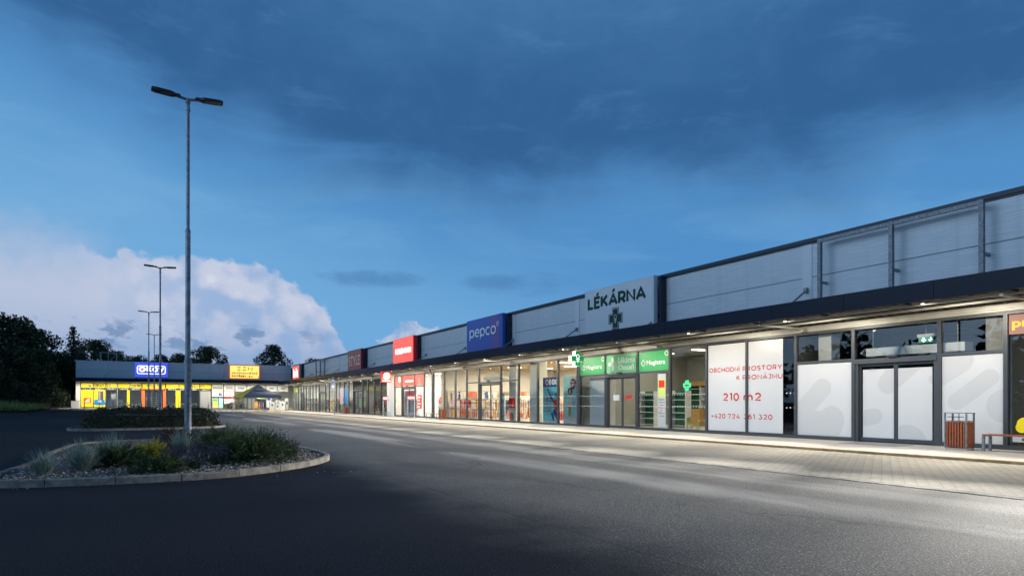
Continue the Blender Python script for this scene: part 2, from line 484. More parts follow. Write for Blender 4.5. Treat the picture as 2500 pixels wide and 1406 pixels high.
# ------------------------------------------------------------------ materials
def mat(name, col, rough=0.5, metal=0.0, var=0.0, vscale=2.0, bump=0.0, bscale=40.0, emit=None, es=1.0, spec=0.5, coat=0.0):
    m_ = bpy.data.materials.new(name); m_.use_nodes = True
    t = NT(m_.node_tree); b = m_.node_tree.nodes['Principled BSDF']
    if len(col) == 3: col = (*col, 1.0)
    b.inputs['Base Color'].default_value = col
    b.inputs['Roughness'].default_value = rough; b.inputs['Metallic'].default_value = metal
    b.inputs['Specular IOR Level'].default_value = spec
    if coat: b.inputs['Coat Weight'].default_value = coat
    if var or bump:
        tc_ = t.node('ShaderNodeTexCoord')
        if var:
            f = t.noise(tc_.outputs['Object'], vscale, 5, 0.6)
            dk = tuple(x * (1 - var) for x in col[:3]) + (1,); lt = tuple(min(1, x * (1 + var)) for x in col[:3]) + (1,)
            t.l.new(t.mix(t.ss(f, 0.3, 0.7), dk, lt), b.inputs['Base Color'])
        if bump:
            f = t.noise(tc_.outputs['Object'], bscale, 3, 0.6)
            bn = t.node('ShaderNodeBump'); bn.inputs['Strength'].default_value = bump; bn.inputs['Distance'].default_value = 0.01
            t.l.new(f, bn.inputs['Height']); t.l.new(bn.outputs[0], b.inputs['Normal'])
    if emit is not None:
        b.inputs['Emission Color'].default_value = emit if len(emit) == 4 else (*emit, 1)
        b.inputs['Emission Strength'].default_value = es
    return m_


M = {}
M['frame'] = mat('anthracite_frame', lin(70, 74, 78), 0.4, 0.2, 0.06, 6)
M['fascia'] = mat('canopy_fascia', lin(10, 22, 40), 0.24, 0.0, 0.06, 0.6, spec=0.12)
M['cap'] = mat('roof_cap', lin(26, 38, 52), 0.35, 0.0, spec=0.3)
M['steel'] = mat('light_steel', lin(176, 174, 164), 0.45, 0.35, 0.08, 3)
M['soffit'] = mat('soffit_sheet', lin(62, 59, 54), 0.6, 0.2, 0.08, 2)
M['galv'] = mat('galvanised', lin(128, 134, 140), 0.45, 0.5, 0.28, 9)
M['galvd'] = mat('galvanised_dark', lin(112, 118, 124), 0.5, 0.5, 0.35, 14)
M['lamp_black'] = mat('lamp_housing', lin(34, 36, 40), 0.5)
M['lamp_glass'] = mat('lamp_lens', lin(96, 94, 90), 0.3)
M['white'] = mat('white_paint', (0.8, 0.8, 0.78), 0.5, 0, 0.03, 2)
M['vinyl'] = mat('white_vinyl', (0.66, 0.66, 0.655), 0.35, 0, 0.015, 1.0)
M['vinyl_grey'] = mat('grey_vinyl', (0.575, 0.575, 0.57), 0.35)
M['red_text'] = mat('red_lettering', lin(196, 30, 18), 0.6, spec=0.2)
M['green_dk'] = mat('dark_green', lin(2, 52, 44), 0.5, spec=0.2)
M['plaster'] = mat('plaster', (0.72, 0.70, 0.64), 0.8, 0, 0.04, 1.5)
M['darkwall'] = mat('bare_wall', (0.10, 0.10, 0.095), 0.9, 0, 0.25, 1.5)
M['concrete'] = mat('concrete', (0.42, 0.39, 0.34), 0.85, 0, 0.12, 4, 0.2, 60)
M['shopfloor'] = mat('shop_floor', (0.55, 0.52, 0.46), 0.35, 0, 0.05, 2)
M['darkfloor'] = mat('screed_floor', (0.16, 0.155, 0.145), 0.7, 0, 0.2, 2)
M['wood'] = mat('warm_wood', lin(150, 78, 42), 0.5, 0, 0.25, 14)
M['woodlt'] = mat('light_wood', lin(196, 150, 92), 0.55, 0, 0.2, 8)
M['black'] = mat('black_plastic', (0.02, 0.02, 0.022), 0.4)
M['dkgrey'] = mat('dark_grey', (0.06, 0.062, 0.065), 0.5, 0, 0.1, 3)
M['grey'] = mat('mid_grey', (0.25, 0.25, 0.25), 0.5, 0, 0.08, 3)
M['ltgrey'] = mat('light_grey', (0.55, 0.56, 0.55), 0.5, 0, 0.05, 3)
M['yellow'] = mat('yellow_vinyl', lin(250, 222, 20), 0.4)
M['orange'] = mat('orange_vinyl', lin(244, 96, 40), 0.4)
M['red'] = mat('red_vinyl', lin(222, 44, 38), 0.4)
M['darkred'] = mat('dark_red', lin(150, 16, 34), 0.4)
M['stylered'] = mat('maroon_panel', lin(150, 74, 72), 0.45, 0, 0.04, 2)
M['cream'] = mat('cream_letters', lin(236, 206, 176), 0.5)
M['blue'] = mat('blue_vinyl', lin(24, 128, 190), 0.4)
M['navy'] = mat('navy_vinyl', lin(58, 62, 128), 0.4)
M['teal'] = mat('teal_poster', lin(120, 214, 224), 0.4, 0, 0.12, 2.5)
M['palteal'] = mat('pale_teal_poster', lin(160, 214, 212), 0.4, 0, 0.08, 2.5)
M['green'] = mat('green_vinyl', lin(46, 168, 92), 0.4, 0, 0.08, 1.5)
M['greenpal'] = mat('pale_green_vinyl', lin(112, 196, 136), 0.4, 0, 0.08, 1.5)
M['lime'] = mat('lime_board', lin(206, 224, 120), 0.5)
M['shelfgreen'] = mat('shelf_green', lin(34, 110, 66), 0.5)
M['skin'] = mat('poster_skin', lin(212, 160, 128), 0.5)
M['skin2'] = mat('poster_skin_dark', lin(150, 100, 74), 0.5)
M['hair'] = mat('poster_hair', lin(58, 40, 32), 0.6)
M['brownpink'] = mat('brown_sign', lin(164, 112, 98), 0.5)
M['ylight'] = mat('yellow_letters', lin(238, 196, 40), 0.5, emit=lin(238, 196, 40), es=0.25)
M['fridge'] = mat('appliance_white', (0.78, 0.79, 0.78), 0.3)


def emat(name, col, es, base=None):
    return mat(name, base or col, 0.4, emit=col, es=es)


M['lit_white'] = emat('lit_white', (1, 0.97, 0.9, 1), 3.0)
M['lit_ceiling'] = emat('lit_ceiling_panel', (1, 0.9, 0.72, 1), 5.0)
M['lit_red'] = emat('lit_red_sign', lin(255, 100, 82), 0.75)
M['lit_red2'] = emat('lit_red_vinyl', lin(236, 78, 62), 0.32)
M['lit_blue'] = emat('lit_blue_sign', lin(72, 92, 226), 0.85)
M['lit_yellow'] = emat('lit_yellow_sign', lin(255, 220, 110), 1.15)
M['lit_orange'] = emat('lit_orange_rim', lin(232, 120, 40), 0.6)
M['lit_green'] = emat('lit_green_cross', lin(12, 160, 84), 0.35)
M['neon_green'] = emat('neon_green', lin(70, 240, 170), 1.6)
M['exit'] = emat('exit_green', lin(40, 140, 120), 0.6)
M['lit_letter'] = emat('lit_letters', (1, 1, 1, 1), 1.6)
M['led'] = emat('led_lens', (1, 0.96, 0.86, 1), 5.0)


def m_gradient_pepco():
    m_ = mat('blue_to_red_panel', lin(10, 74, 160), 0.35)
    t = NT(m_.node_tree); b = m_.node_tree.nodes['Principled BSDF']
    g = t.node('ShaderNodeNewGeometry'); x, y, z = t.xyz(g.outputs['Position'])
    f = t.m('ADD', y, t.m('MULTIPLY', z, -0.12))
    a = t.mix(t.ss(f, 37.7, 36.2), lin(10, 74, 160), lin(96, 62, 128))
    t.l.new(t.mix(t.ss(f, 36.3, 36.05), a, lin(18, 60, 150)), b.inputs['Base Color'])
    return m_


M['pepco'] = m_gradient_pepco()


def m_cladding(axis):
    m_ = mat('sandwich_panel', lin(176, 184, 190), 0.40, 0.12)
    t = NT(m_.node_tree); b = m_.node_tree.nodes['Principled BSDF']
    g = t.node('ShaderNodeNewGeometry'); x, y, z = t.xyz(g.outputs['Position'])
    fr = t.m('FRACT', t.m('MULTIPLY', z, 11.0))
    groove = t.ss(t.m('ABSOLUTE', t.m('SUBTRACT', fr, 0.5)), 0.10, 0.0)
    strk = t.noise(t.vec(t.m('MULTIPLY', y if axis == 'x' else x, 3.2), t.m('MULTIPLY', z, 0.12)), 1.0, 4, 0.6)
    big = t.ss(t.m('ABSOLUTE', t.m('SUBTRACT', z, 5.75)), 0.022, 0.010)
    nz = t.noise(t.vec(t.m('MULTIPLY', y if axis == 'x' else x, 1.2), t.m('MULTIPLY', z, 26.0)), 1.0, 3, 0.5)
    base = t.mix(t.ss(nz, 0.35, 0.7), lin(168, 177, 184), lin(182, 190, 196))
    base = t.mix(t.m('MULTIPLY', t.ss(strk, 0.5, 0.75), 0.22), base, lin(132, 138, 140))
    base = t.mix(t.m('MULTIPLY', groove, 0.32), base, lin(120, 130, 140))
    base = t.mix(t.m('MULTIPLY', big, 0.8), base, lin(50, 60, 70))
    t.l.new(base, b.inputs['Base Color'])
    h = t.m('SUBTRACT', t.m('MULTIPLY', nz, 0.2), t.m('ADD', t.m('MULTIPLY', groove, 0.4), big))
    bn = t.node('ShaderNodeBump'); bn.inputs['Strength'].default_value = 0.5; bn.inputs['Distance'].default_value = 0.006
    t.l.new(h, bn.inputs['Height']); t.l.new(bn.outputs[0], b.inputs['Normal'])
    return m_


M['clad'] = m_cladding('x'); M['cladb'] = m_cladding('y')
M['cover'] = mat('joint_cover', lin(180, 188, 194), 0.42, 0.12)


def m_glass():
    m_ = bpy.data.materials.new('window_glass'); m_.use_nodes = True
    t = NT(m_.node_tree); m_.node_tree.nodes.clear()
    o = t.node('ShaderNodeOutputMaterial'); mx = t.node('ShaderNodeMixShader')
    fr = t.node('ShaderNodeFresnel'); fr.inputs['IOR'].default_value = 1.62
    tr = t.node('ShaderNodeBsdfTransparent'); tr.inputs['Color'].default_value = (0.90, 0.93, 0.91, 1)
    gl = t.node('ShaderNodeBsdfGlossy'); gl.inputs['Roughness'].default_value = 0.0; gl.inputs['Color'].default_value = (0.95, 0.97, 0.97, 1)
    t.l.new(fr.outputs[0], mx.inputs[0]); t.l.new(tr.outputs[0], mx.inputs[1]); t.l.new(gl.outputs[0], mx.inputs[2]); t.l.new(mx.outputs[0], o.inputs['Surface'])
    return m_


M['glass'] = m_glass()


def m_asphalt():
    m_ = bpy.data.materials.new('asphalt'); m_.use_nodes = True
    t = NT(m_.node_tree); b = m_.node_tree.nodes['Principled BSDF']
    g = t.node('ShaderNodeNewGeometry'); P = g.outputs['Position']; x, y, z = t.xyz(P)
    P2 = t.vec(x, y, 0.0)
    wob = t.m('MULTIPLY', t.m('SUBTRACT', t.noise(P2, 0.7, 2), 0.5), 0.10)
    xs = t.m('ADD', x, wob)
    old = t.ss(t.m('ADD', x, t.m('MULTIPLY', t.m('SUBTRACT', t.noise(P2, 0.55, 4, 0.6), 0.5), 2.2)), 2.9, 5.0)                        # older, paler surface towards the shops, newer dark surface around the islands; the wide ramp also paints in a soft edge of shade
    grain = t.noise(P2, 46.0, 4, 0.75)
    vo = t.node('ShaderNodeTexVoronoi'); t.l.new(P2, vo.inputs['Vector']); vo.inputs['Scale'].default_value = 34.0
    chip = t.ss(vo.outputs['Distance'], 0.40, 0.16)
    blot = t.noise(t.vec(t.m('MULTIPLY', x, 0.42), t.m('MULTIPLY', y, 0.13)), 1.0, 4, 0.5, 0.4)
    streakn = t.noise(t.vec(t.m('MULTIPLY', x, 1.0), t.m('MULTIPLY', y, 0.10)), 0.9, 3, 0.5, 0.2)
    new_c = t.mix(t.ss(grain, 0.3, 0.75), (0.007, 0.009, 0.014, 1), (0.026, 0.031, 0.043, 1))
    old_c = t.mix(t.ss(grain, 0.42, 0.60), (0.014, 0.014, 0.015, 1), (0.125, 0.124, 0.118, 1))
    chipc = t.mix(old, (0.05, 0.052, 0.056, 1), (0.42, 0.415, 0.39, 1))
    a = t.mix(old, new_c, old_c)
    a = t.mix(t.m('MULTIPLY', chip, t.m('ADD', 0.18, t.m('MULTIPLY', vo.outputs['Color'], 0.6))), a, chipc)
    # pale streaks along the shops, painted in for patches of light on the ground
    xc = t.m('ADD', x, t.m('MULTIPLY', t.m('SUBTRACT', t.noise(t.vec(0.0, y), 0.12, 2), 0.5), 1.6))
    track = t.m('MULTIPLY', t.m('MAXIMUM', t.ss(t.m('ABSOLUTE', t.m('SUBTRACT', xc, 7.7)), 0.85, 0.2), t.m('MULTIPLY', t.ss(t.m('ABSOLUTE', t.m('SUBTRACT', xc, 9.6)), 0.7, 0.2), 0.6)), t.ss(streakn, 0.36, 0.56))
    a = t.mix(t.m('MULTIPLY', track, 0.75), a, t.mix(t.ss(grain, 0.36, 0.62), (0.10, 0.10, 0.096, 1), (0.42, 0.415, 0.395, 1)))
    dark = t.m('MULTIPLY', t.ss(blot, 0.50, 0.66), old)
    a = t.mix(t.m('MULTIPLY', dark, 0.6), a, (0.035, 0.036, 0.036, 1))  # long dark blots, deepened in the colour to mottle the pool of light
    cv = t.node('ShaderNodeTexVoronoi', feature='DISTANCE_TO_EDGE'); t.l.new(t.vec(t.m('ADD', x, t.m('MULTIPLY', t.noise(P2, 1.3, 4, 0.6), 1.1)), t.m('ADD', t.m('MULTIPLY', y, 0.45), t.m('MULTIPLY', t.noise(P2, 1.7, 4, 0.6), 0.6))), cv.inputs['Vector']); cv.inputs['Scale'].default_value = 0.13
    crack = t.m('MULTIPLY', t.ss(cv.outputs['Distance'], 0.0035, 0.001), t.ss(t.noise(P2, 0.25, 2), 0.42, 0.55))
    a = t.mix(t.m('MULTIPLY', crack, 0.7), a, (0.012, 0.012, 0.013, 1))
    stain = t.ss(t.noise(P2, 0.8, 5, 0.65, 0.4), 0.60, 0.70)
    a = t.mix(t.m('MULTIPLY', stain, 0.38), a, (0.018, 0.018, 0.019, 1))
    seam = t.ss(t.m('ABSOLUTE', t.m('SUBTRACT', xs, 3.94)), 0.022, 0.006)
    a = t.mix(t.m('MULTIPLY', seam, 0.7), a, (0.012, 0.012, 0.013, 1))
    t.l.new(a, b.inputs['Base Color'])
    t.l.new(t.m('SUBTRACT', t.m('ADD', 0.66, t.m('MULTIPLY', blot, 0.25)), t.m('MULTIPLY', old, 0.14)), b.inputs['Roughness'])
    t.l.new(t.m('ADD', 0.06, t.m('MULTIPLY', old, 0.38)), b.inputs['Specular IOR Level'])
    h = t.m('ADD', t.m('MULTIPLY', grain, 0.7), t.m('MULTIPLY', chip, 0.6))
    bn = t.node('ShaderNodeBump'); bn.inputs['Strength'].default_value = 0.8; bn.inputs['Distance'].default_value = 0.009
    t.l.new(h, bn.inputs['Height']); t.l.new(bn.outputs[0], b.inputs['Normal'])
    return m_


def m_paver(name, c1, c2, mort, bw, bh, ms, rot=0.0, rough=0.8, dist=0.0, off=0.5):
    m_ = bpy.data.materials.new(name); m_.use_nodes = True
    t = NT(m_.node_tree); b = m_.node_tree.nodes['Principled BSDF']
    g = t.node('ShaderNodeNewGeometry'); x, y, z = t.xyz(g.outputs['Position'])
    if dist:   # zig-zag edges of interlocking blocks
        tri = t.m('PINGPONG', t.m('MULTIPLY', x, 1.0 / bh), 0.5)
        y = t.m('ADD', y, t.m('MULTIPLY', tri, dist))
    P = t.vec(y, x, 0.0)
    br = t.node('ShaderNodeTexBrick'); t.l.new(P, br.inputs['Vector']); br.offset = off
    br.inputs['Scale'].default_value = 1.0; br.inputs['Brick Width'].default_value = bw; br.inputs['Row Height'].default_value = bh
    br.inputs['Mortar Size'].default_value = ms; br.inputs['Mortar Smooth'].default_value = 0.3
    br.inputs['Color1'].default_value = c1; br.inputs['Color2'].default_value = c2; br.inputs['Mortar'].default_value = mort
    n1 = t.noise(P, 1.1, 5, 0.6); n2 = t.noise(P, 60, 3, 0.6); n3 = t.noise(P, 0.35, 3, 0.5)
    a = t.mix(t.m('MULTIPLY', t.ss(n1, 0.40, 0.72), 0.35), br.outputs['Color'], tuple(v * 0.62 for v in c1[:3]) + (1,))
    a = t.mix(t.m('MULTIPLY', t.ss(n2, 0.3, 0.8), 0.22), a, tuple(min(1, v * 1.35) for v in c2[:3]) + (1,))
    a = t.mix(t.m('MULTIPLY', t.ss(n3, 0.5, 0.7), 0.2), a, tuple(v * 0.7 for v in c2[:3]) + (1,))
    t.l.new(a, b.inputs['Base Color']); b.inputs['Roughness'].default_value = rough; b.inputs['Specular IOR Level'].default_value = 0.3
    h = t.m('ADD', t.m('MULTIPLY', br.outputs['Fac'], -1.0), t.m('MULTIPLY', n2, 0.2))
    bn = t.node('ShaderNodeBump'); bn.inputs['Strength'].default_value = 0.6; bn.inputs['Distance'].default_value = 0.01
    t.l.new(h, bn.inputs['Height']); t.l.new(bn.outputs[0], b.inputs['Normal'])
    return m_


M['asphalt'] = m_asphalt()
M['apron'] = m_paver('interlocking_pavers', (0.27, 0.255, 0.215, 1), (0.33, 0.31, 0.265, 1), (0.09, 0.082, 0.068, 1), 0.20, 0.17, 0.009, dist=0.09)
M['slabs'] = m_paver('pavement_slabs', (0.50, 0.47, 0.42, 1), (0.57, 0.54, 0.49, 1), (0.26, 0.23, 0.19, 1), 0.40, 0.40, 0.007, rough=0.7, off=0.0)
M['kerb'] = mat('kerb_concrete', (0.40, 0.26, 0.12), 0.85, 0, 0.25, 3, 0.3, 50)
M['kerbgrey'] = mat('kerb_grey', (0.19, 0.175, 0.15), 0.85, 0, 0.42, 5, 0.6, 38)
M['soil'] = mat('planting_soil', (0.07, 0.06, 0.05), 0.95, 0, 0.3, 6, 0.6, 30)


def leafmat(name, col, col2, rough=0.6):
    m_ = bpy.data.materials.new(name); m_.use_nodes = True
    t = NT(m_.node_tree); b = m_.node_tree.nodes['Principled BSDF']
    tc_ = t.node('ShaderNodeTexCoord')
    f = t.noise(tc_.outputs['Object'], 3.0, 3, 0.6)
    t.l.new(t.mix(t.ss(f, 0.35, 0.65), (*col, 1), (*col2, 1)), b.inputs['Base Color'])
    b.inputs['Roughness'].default_value = rough; b.inputs['Specular IOR Level'].default_value = 0.25
    return m_


M['leaf_dark'] = leafmat('tree_leaf_dark', (0.016, 0.030, 0.013), (0.035, 0.055, 0.022))
M['leaf_mid'] = leafmat('tree_leaf_mid', (0.024, 0.044, 0.018), (0.05, 0.07, 0.03))
M['leaf_con'] = leafmat('conifer_leaf', (0.012, 0.026, 0.016), (0.028, 0.045, 0.025))
M['bark'] = mat('bark', (0.05, 0.042, 0.034), 0.9, 0, 0.3, 4)
M['juniper'] = leafmat('juniper_needles', (0.020, 0.046, 0.018), (0.055, 0.080, 0.030))
M['juniper_tip'] = leafmat('juniper_tip', (0.06, 0.10, 0.03), (0.11, 0.15, 0.05))
M['festuca'] = leafmat('blue_grass', (0.17, 0.24, 0.21), (0.30, 0.37, 0.31))
M['lavleaf'] = leafmat('lavender_leaf', (0.045, 0.065, 0.045), (0.08, 0.10, 0.075))
M['lavflower'] = leafmat('lavender_flower', (0.055, 0.042, 0.075), (0.09, 0.07, 0.11))
M['golden'] = leafmat('golden_leaf', (0.26, 0.26, 0.02), (0.42, 0.40, 0.04))
M['barberry'] = leafmat('purple_leaf', (0.05, 0.022, 0.025), (0.09, 0.035, 0.035))
M['hedge'] = leafmat('hedge_leaf', (0.014, 0.019, 0.009), (0.036, 0.040, 0.016))
M['grass'] = leafmat('bank_grass', (0.12, 0.17, 0.045), (0.21, 0.25, 0.075))

# ------------------------------------------------------------------ ground
def sheet(name, x0, x1, y0, y1, nx, ny, dz, material):
    mb = MB(); vs = []; fs = []
    for j in range(ny + 1):
        for i in range(nx + 1):
            x = x0 + (x1 - x0) * i / nx; y = y0 + (y1 - y0) * j / ny
            vs.append((x, y, gz(x, y) + dz))
    for j in range(ny):
        for i in range(nx):
            a = j * (nx + 1) + i; fs.append((a, a + 1, a + nx + 2, a + nx + 1))
    mb._add(vs, fs, 0)
    return tag(mb.build(name, material), kind='structure')


mb = MB()
xs_ = [-900, -300, -120, -60, -40, -30, -20, -15, -10, -5, 0, 5, 10, 15, 20, 30, 60, 300, 900]
ys_ = [-300, -60, -20, 0, 20, 40, 56] + list(range(60, 108, 4)) + [112, 130, 200, 400, 1200]
vs = [(x, y, gz(x, y) - 0.07) for y in ys_ for x in xs_]
nx = len(xs_); fs = [(j * nx + i, j * nx + i + 1, (j + 1) * nx + i + 1, (j + 1) * nx + i) for j in range(len(ys_) - 1) for i in range(nx - 1)]
mb._add(vs, fs, 0)
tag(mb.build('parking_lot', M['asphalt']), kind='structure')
sheet('paved_bays', 11.0, 16.66, -12, 108, 1, 30, -0.066, M['apron'])
tag(MB().box((10.72, -12, -0.09), (10.99, 100, -0.060)).build('drain_kerb', M['kerbgrey']), kind='structure')
mb = MB(); y = -12.0
while y < 100:
    z = 0.0 if y < 66 else -0.045
    mb.box((16.66, y, -0.12), (16.81, y + 0.99, z)); y += 1.0
tag(mb.build('pavement_kerb', M['kerb']), kind='structure')
sheet('pavement', 16.81, FX - 0.01, -12, 99.99, 1, 40, 0.002, M['slabs'])
sheet('far_pavement', -10.5, FX - 0.01, 100, BY + 0.05, 20, 3, 0.02, M['slabs'])
mb = MB()
for i in range(26):
    x0 = -10.5 + i * 1.0; g0 = gz(x0 + .5, 99.9)
    mb.box((x0, 99.82, g0 - .12), (x0 + 0.99, 99.99, g0 + 0.035), 1 if (x0 < -1 and i % 3 == 1) else (2 if (x0 < -1 and i % 3 == 2) else 0))
tag(mb.build('far_kerb', [M['kerbgrey'], M['yellow'], M['black']]), kind='structure')

# ------------------------------------------------------------------ window / door builders
def window(F, par, a0, a1, t0, t1, transom=None, fr=None, label=None):
    mb = MB(); w = 0.05; fr = fr or M['frame']
    mb.fbox(F, a0, a0 + w, t0, t1, -0.14, 0.0).fbox(F, a1 - w, a1, t0, t1, -0.14, 0.0)
    mb.fbox(F, a0 + w, a1 - w, t0, t0 + 0.11, -0.137, -0.003).fbox(F, a0 + w, a1 - w, t1 - 0.09, t1, -0.137, -0.003)
    if transom: mb.fbox(F, a0 + w, a1 - w, transom - 0.045, transom + 0.045, -0.134, -0.006)
    o = mb.build('window', fr, par)
    g = MB().fquad(F, a0 + w, a1 - w, t0 + 0.11, t1 - 0.09, -0.07).build('pane', M['glass'], o)
    return o


def door(F, par, a0, a1, t0, t1, head, fr=None):
    """sliding shop door of two glass leaves under a fixed light"""
    mb = MB(); w = 0.06; fr = fr or M['frame']
    mb.fbox(F, a0, a0 + w, t0, t1, -0.14, 0.004).fbox(F, a1 - w, a1, t0, t1, -0.14, 0.004)
    mb.fbox(F, a0 + w, a1 - w, t1 - 0.09, t1, -0.137, 0.0).fbox(F, a0 + w, a1 - w, head, head + 0.16, -0.137, 0.03)
    mb.fbox(F, a0 + w, a0 + w + 0.10, t0, head, -0.22, -0.03).fbox(F, a1 - w - 0.10, a1 - w, t0, head, -0.22, -0.03)
    o = mb.build('door', fr, par)
    MB().fquad(F, a0 + w, a1 - w, head + 0.16, t1 - 0.09, -0.07).build('pane', M['glass'], o)
    l0, l1 = a0 + w + 0.1, a1 - w - 0.1; mid_ = (l0 + l1) / 2
    lf = MB(); gl = MB()
    for b0, b1 in ((l0, mid_ - 0.004), (mid_ + 0.004, l1)):
        lf.fbox(F, b0, b0 + 0.055, t0 + 0.02, head - 0.01, -0.17, -0.12).fbox(F, b1 - 0.055, b1, t0 + 0.02, head - 0.01, -0.17, -0.12)
        lf.fbox(F, b0 + 0.055, b1 - 0.055, t0 + 0.02, t0 + 0.13, -0.168, -0.122).fbox(F, b0 + 0.055, b1 - 0.055, head - 0.09, head - 0.01, -0.168, -0.122)
        gl.fquad(F, b0 + 0.055, b1 - 0.055, t0 + 0.13, head - 0.09, -0.145)
    lf.build('leaf', fr, o); gl.build('pane', M['glass'], o)
    MB().fbox(F, mid_ - 0.16, mid_ + 0.16, head + 0.165, head + 0.225, 0.0, 0.12).build('motion_sensor', M['black'], o)
    return o


def dots(F, par, a0, a1, zs=(1.08, 1.62), step=0.16, sz=0.045):
    mb = MB()
    for z in zs:
        a = a0 + 0.12
        while a < a1 - 0.1:
            mb.fquad(F, a, a + sz, z, z + sz, -0.062); a += step
    return mb.build('safety_dots', M['white'], par)


HEAD = 3.81
# ------------------------------------------------------------------ the long shop row
shop = root('shop_row', (30, 52, 0), 'long grey flat-roofed row of shops with glass fronts under a dark canopy', 'shop building', 'buildings of the retail park')
Y0, Y1 = -3.0, 106.9
# parapet panels, one per bay
bays = [-3.0, 0.6, 7.7, 14.8, 22.3, 28.9, 35.9, 43.0, 50.6, 57.6, 64.7, 71.8, 78.9, 86.0, 93.1, 100.2, 106.9]
for a, b in zip(bays[:-1], bays[1:]):
    MB().box((FX, a + 0.004, 4.30), (FX + 0.14, b - 0.004, 7.0)).build('parapet_panel', M['clad'], shop)
for b in bays[1:-1]:
    MB().box((FX - 0.022, b - 0.19, 4.32), (FX - 0.002, b + 0.19, 6.93)).build('joint_cover', M['cover'], shop)
mb = MB()
mb.box((FX - 0.09, Y0, 6.985), (FX + 0.35, Y1, 7.12)).box((FX - 0.05, Y0, 6.93), (FX - 0.004, Y1, 6.984))
mb.build('roof_cap', M['cap'], shop)
MB().box((FX + 0.142, Y0, 6.4), (45, Y1, 6.7)).build('roof', M['dkgrey'], shop)
MB().box((44.7, Y0, -0.1), (45, Y1, 6.39)).box((FX + 0.145, Y0 - 0.2, -0.1), (45, Y0 - 0.001, 6.9)).build('wall', M['clad'], shop)
# light steel header under the parapet
mb = MB()
for z0, z1, d in ((3.815, 3.875, 0.02), (3.877, 3.945, 0.075), (3.947, 4.018, 0.045), (4.062, 4.298, 0.02)):
    mb.box((FX - d, Y0, z0), (FX + 0.13, Y1, z1))
mb.build('window_header', M['steel'], shop)
# canopy
can = MB().box((18.005, Y0, 4.06), (FX - 0.025, BY - 2.62, 4.075))
yy = Y0
while yy < BY - 3:                                   # trapezoidal ribs of the sheet
    can.box((18.1, yy, 4.03), (FX - 0.08, yy + 0.10, 4.0595)); yy += 0.32
canopy = can.build('canopy', M['soffit'], shop)
mb = MB(); yy = -3.3
while yy < BY - 2.7:
    y1_ = min(yy + 2.49, BY - 2.68)
    mb.box((17.94, yy, 4.0), (18.0, y1_, 4.5)); yy += 2.5
mb.build('fascia', M['fascia'], canopy)
MB().box((18.0, Y0, 4.46), (FX - 0.003, BY - 2.62, 4.50)).build('canopy_top', M['cap'], canopy)
mb = MB()
for x, z0, z1, w in ((18.36, 3.935, 4.028, 0.06), (19.55, 3.965, 4.028, 0.05)):
    MB().box((x, Y0, z0), (x + w, BY - 2.7, z1)).build('purlin', M['steel'], canopy)
for b in bays[1:-1]:
    MB().box((18.03, b - 0.04, 3.88), (FX - 0.115, b + 0.04, 3.934)).build('rafter', M['steel'], canopy)
    MB().box((FX - 0.34, b - 0.06, 3.80), (FX - 0.08, b + 0.06, 3.879)).build('rafter_shoe', M['steel'], canopy)
for i in range(42):
    y = -2.5 + i * 2.5
    MB().box((18.02, y - 0.03, 3.96), (18.355, y + 0.03, 4.029)).build('bracket', M['soffit'], canopy)
for b in bays[1:-1]:
    br = MB(); br.tube([(FX - 0.1, b, 5.28), (FX - 1.25, b, 4.51)], 0.035, 8)
    br.box((FX - 0.16, b - 0.06, 5.2), (FX - 0.024, b + 0.06, 5.38)).build('canopy_brace', M['galv'], shop)

wins = {}
W_ = [(-2.9, -0.4, 0), (-0.4, 1.8, 0), (1.8, 4.0, 0), (4.0, 6.3, 0), (6.3, 8.7, 0),
      (8.7, 10.4, 'T'), (10.4, 13.1, 'D'), (13.1, 15.3, 'T'), (15.3, 17.5, 0), (17.5, 19.6, 0), (19.6, 21.8, 0),
      (21.8, 24.0, 'T'), (24.0, 26.5, 'D'), (26.5, 28.8, 'T'), (28.8, 30.9, 0), (30.9, 33.1, 0), (33.1, 35.4, 0), (35.4, 37.75, 'T'),
      (37.75, 41.0, 'D'), (41.0, 43.0, 'T'), (43.0, 45.0, 0), (45.0, 47.1, 0), (47.1, 49.3, 0), (49.3, 51.35, 0), (51.35, 53.5, 'T'), (53.5, 56.8, 'D'),
      (56.8, 58.8, 'T'), (60.9, 62.9, 0), (62.9, 65.0, 0), (65.0, 67.2, 0), (67.2, 69.2, 0), (69.2, 72.8, 'D'), (72.8, 74.7, 0), (74.7, 76.6, 0),
      (76.6, 78.7, 0), (78.7, 80.5, 0), (80.5, 83.8, 0), (83.8, 85.8, 0), (85.8, 89.5, 'D'), (89.5, 91.3, 0), (91.3, 93.2, 0), (93.2, 95.0, 0),
      (95.0, 97.5, 0), (97.5, 99.3, 0), (99.3, 101.2, 'D'), (101.2, 103.2, 0), (103.2, 105.0, 0), (105.0, 106.8, 0)]
for a, b, k in W_:
    A0, A1 = -b + 0.002, -a - 0.002
    wins[a] = door(FR, shop, A0, A1, 0.01, HEAD, 2.57) if k == 'D' else window(FR, shop, A0, A1, 0.01, HEAD, 2.72 if k == 'T' else None)
MB().box((FX - 0.01, 58.81, 0.0), (FX + 0.14, 60.89, HEAD)).build('pier', M['plaster'], shop)
for a, b in ((15.3, 15.85), (19.6, 21.8), (21.8, 24.0), (26.5, 28.8), (28.8, 30.9), (30.9, 33.1), (33.1, 35.4), (35.4, 37.75), (41.0, 43.0), (43.0, 45.0)):
    dots(FR, wins[a], -b, -a)
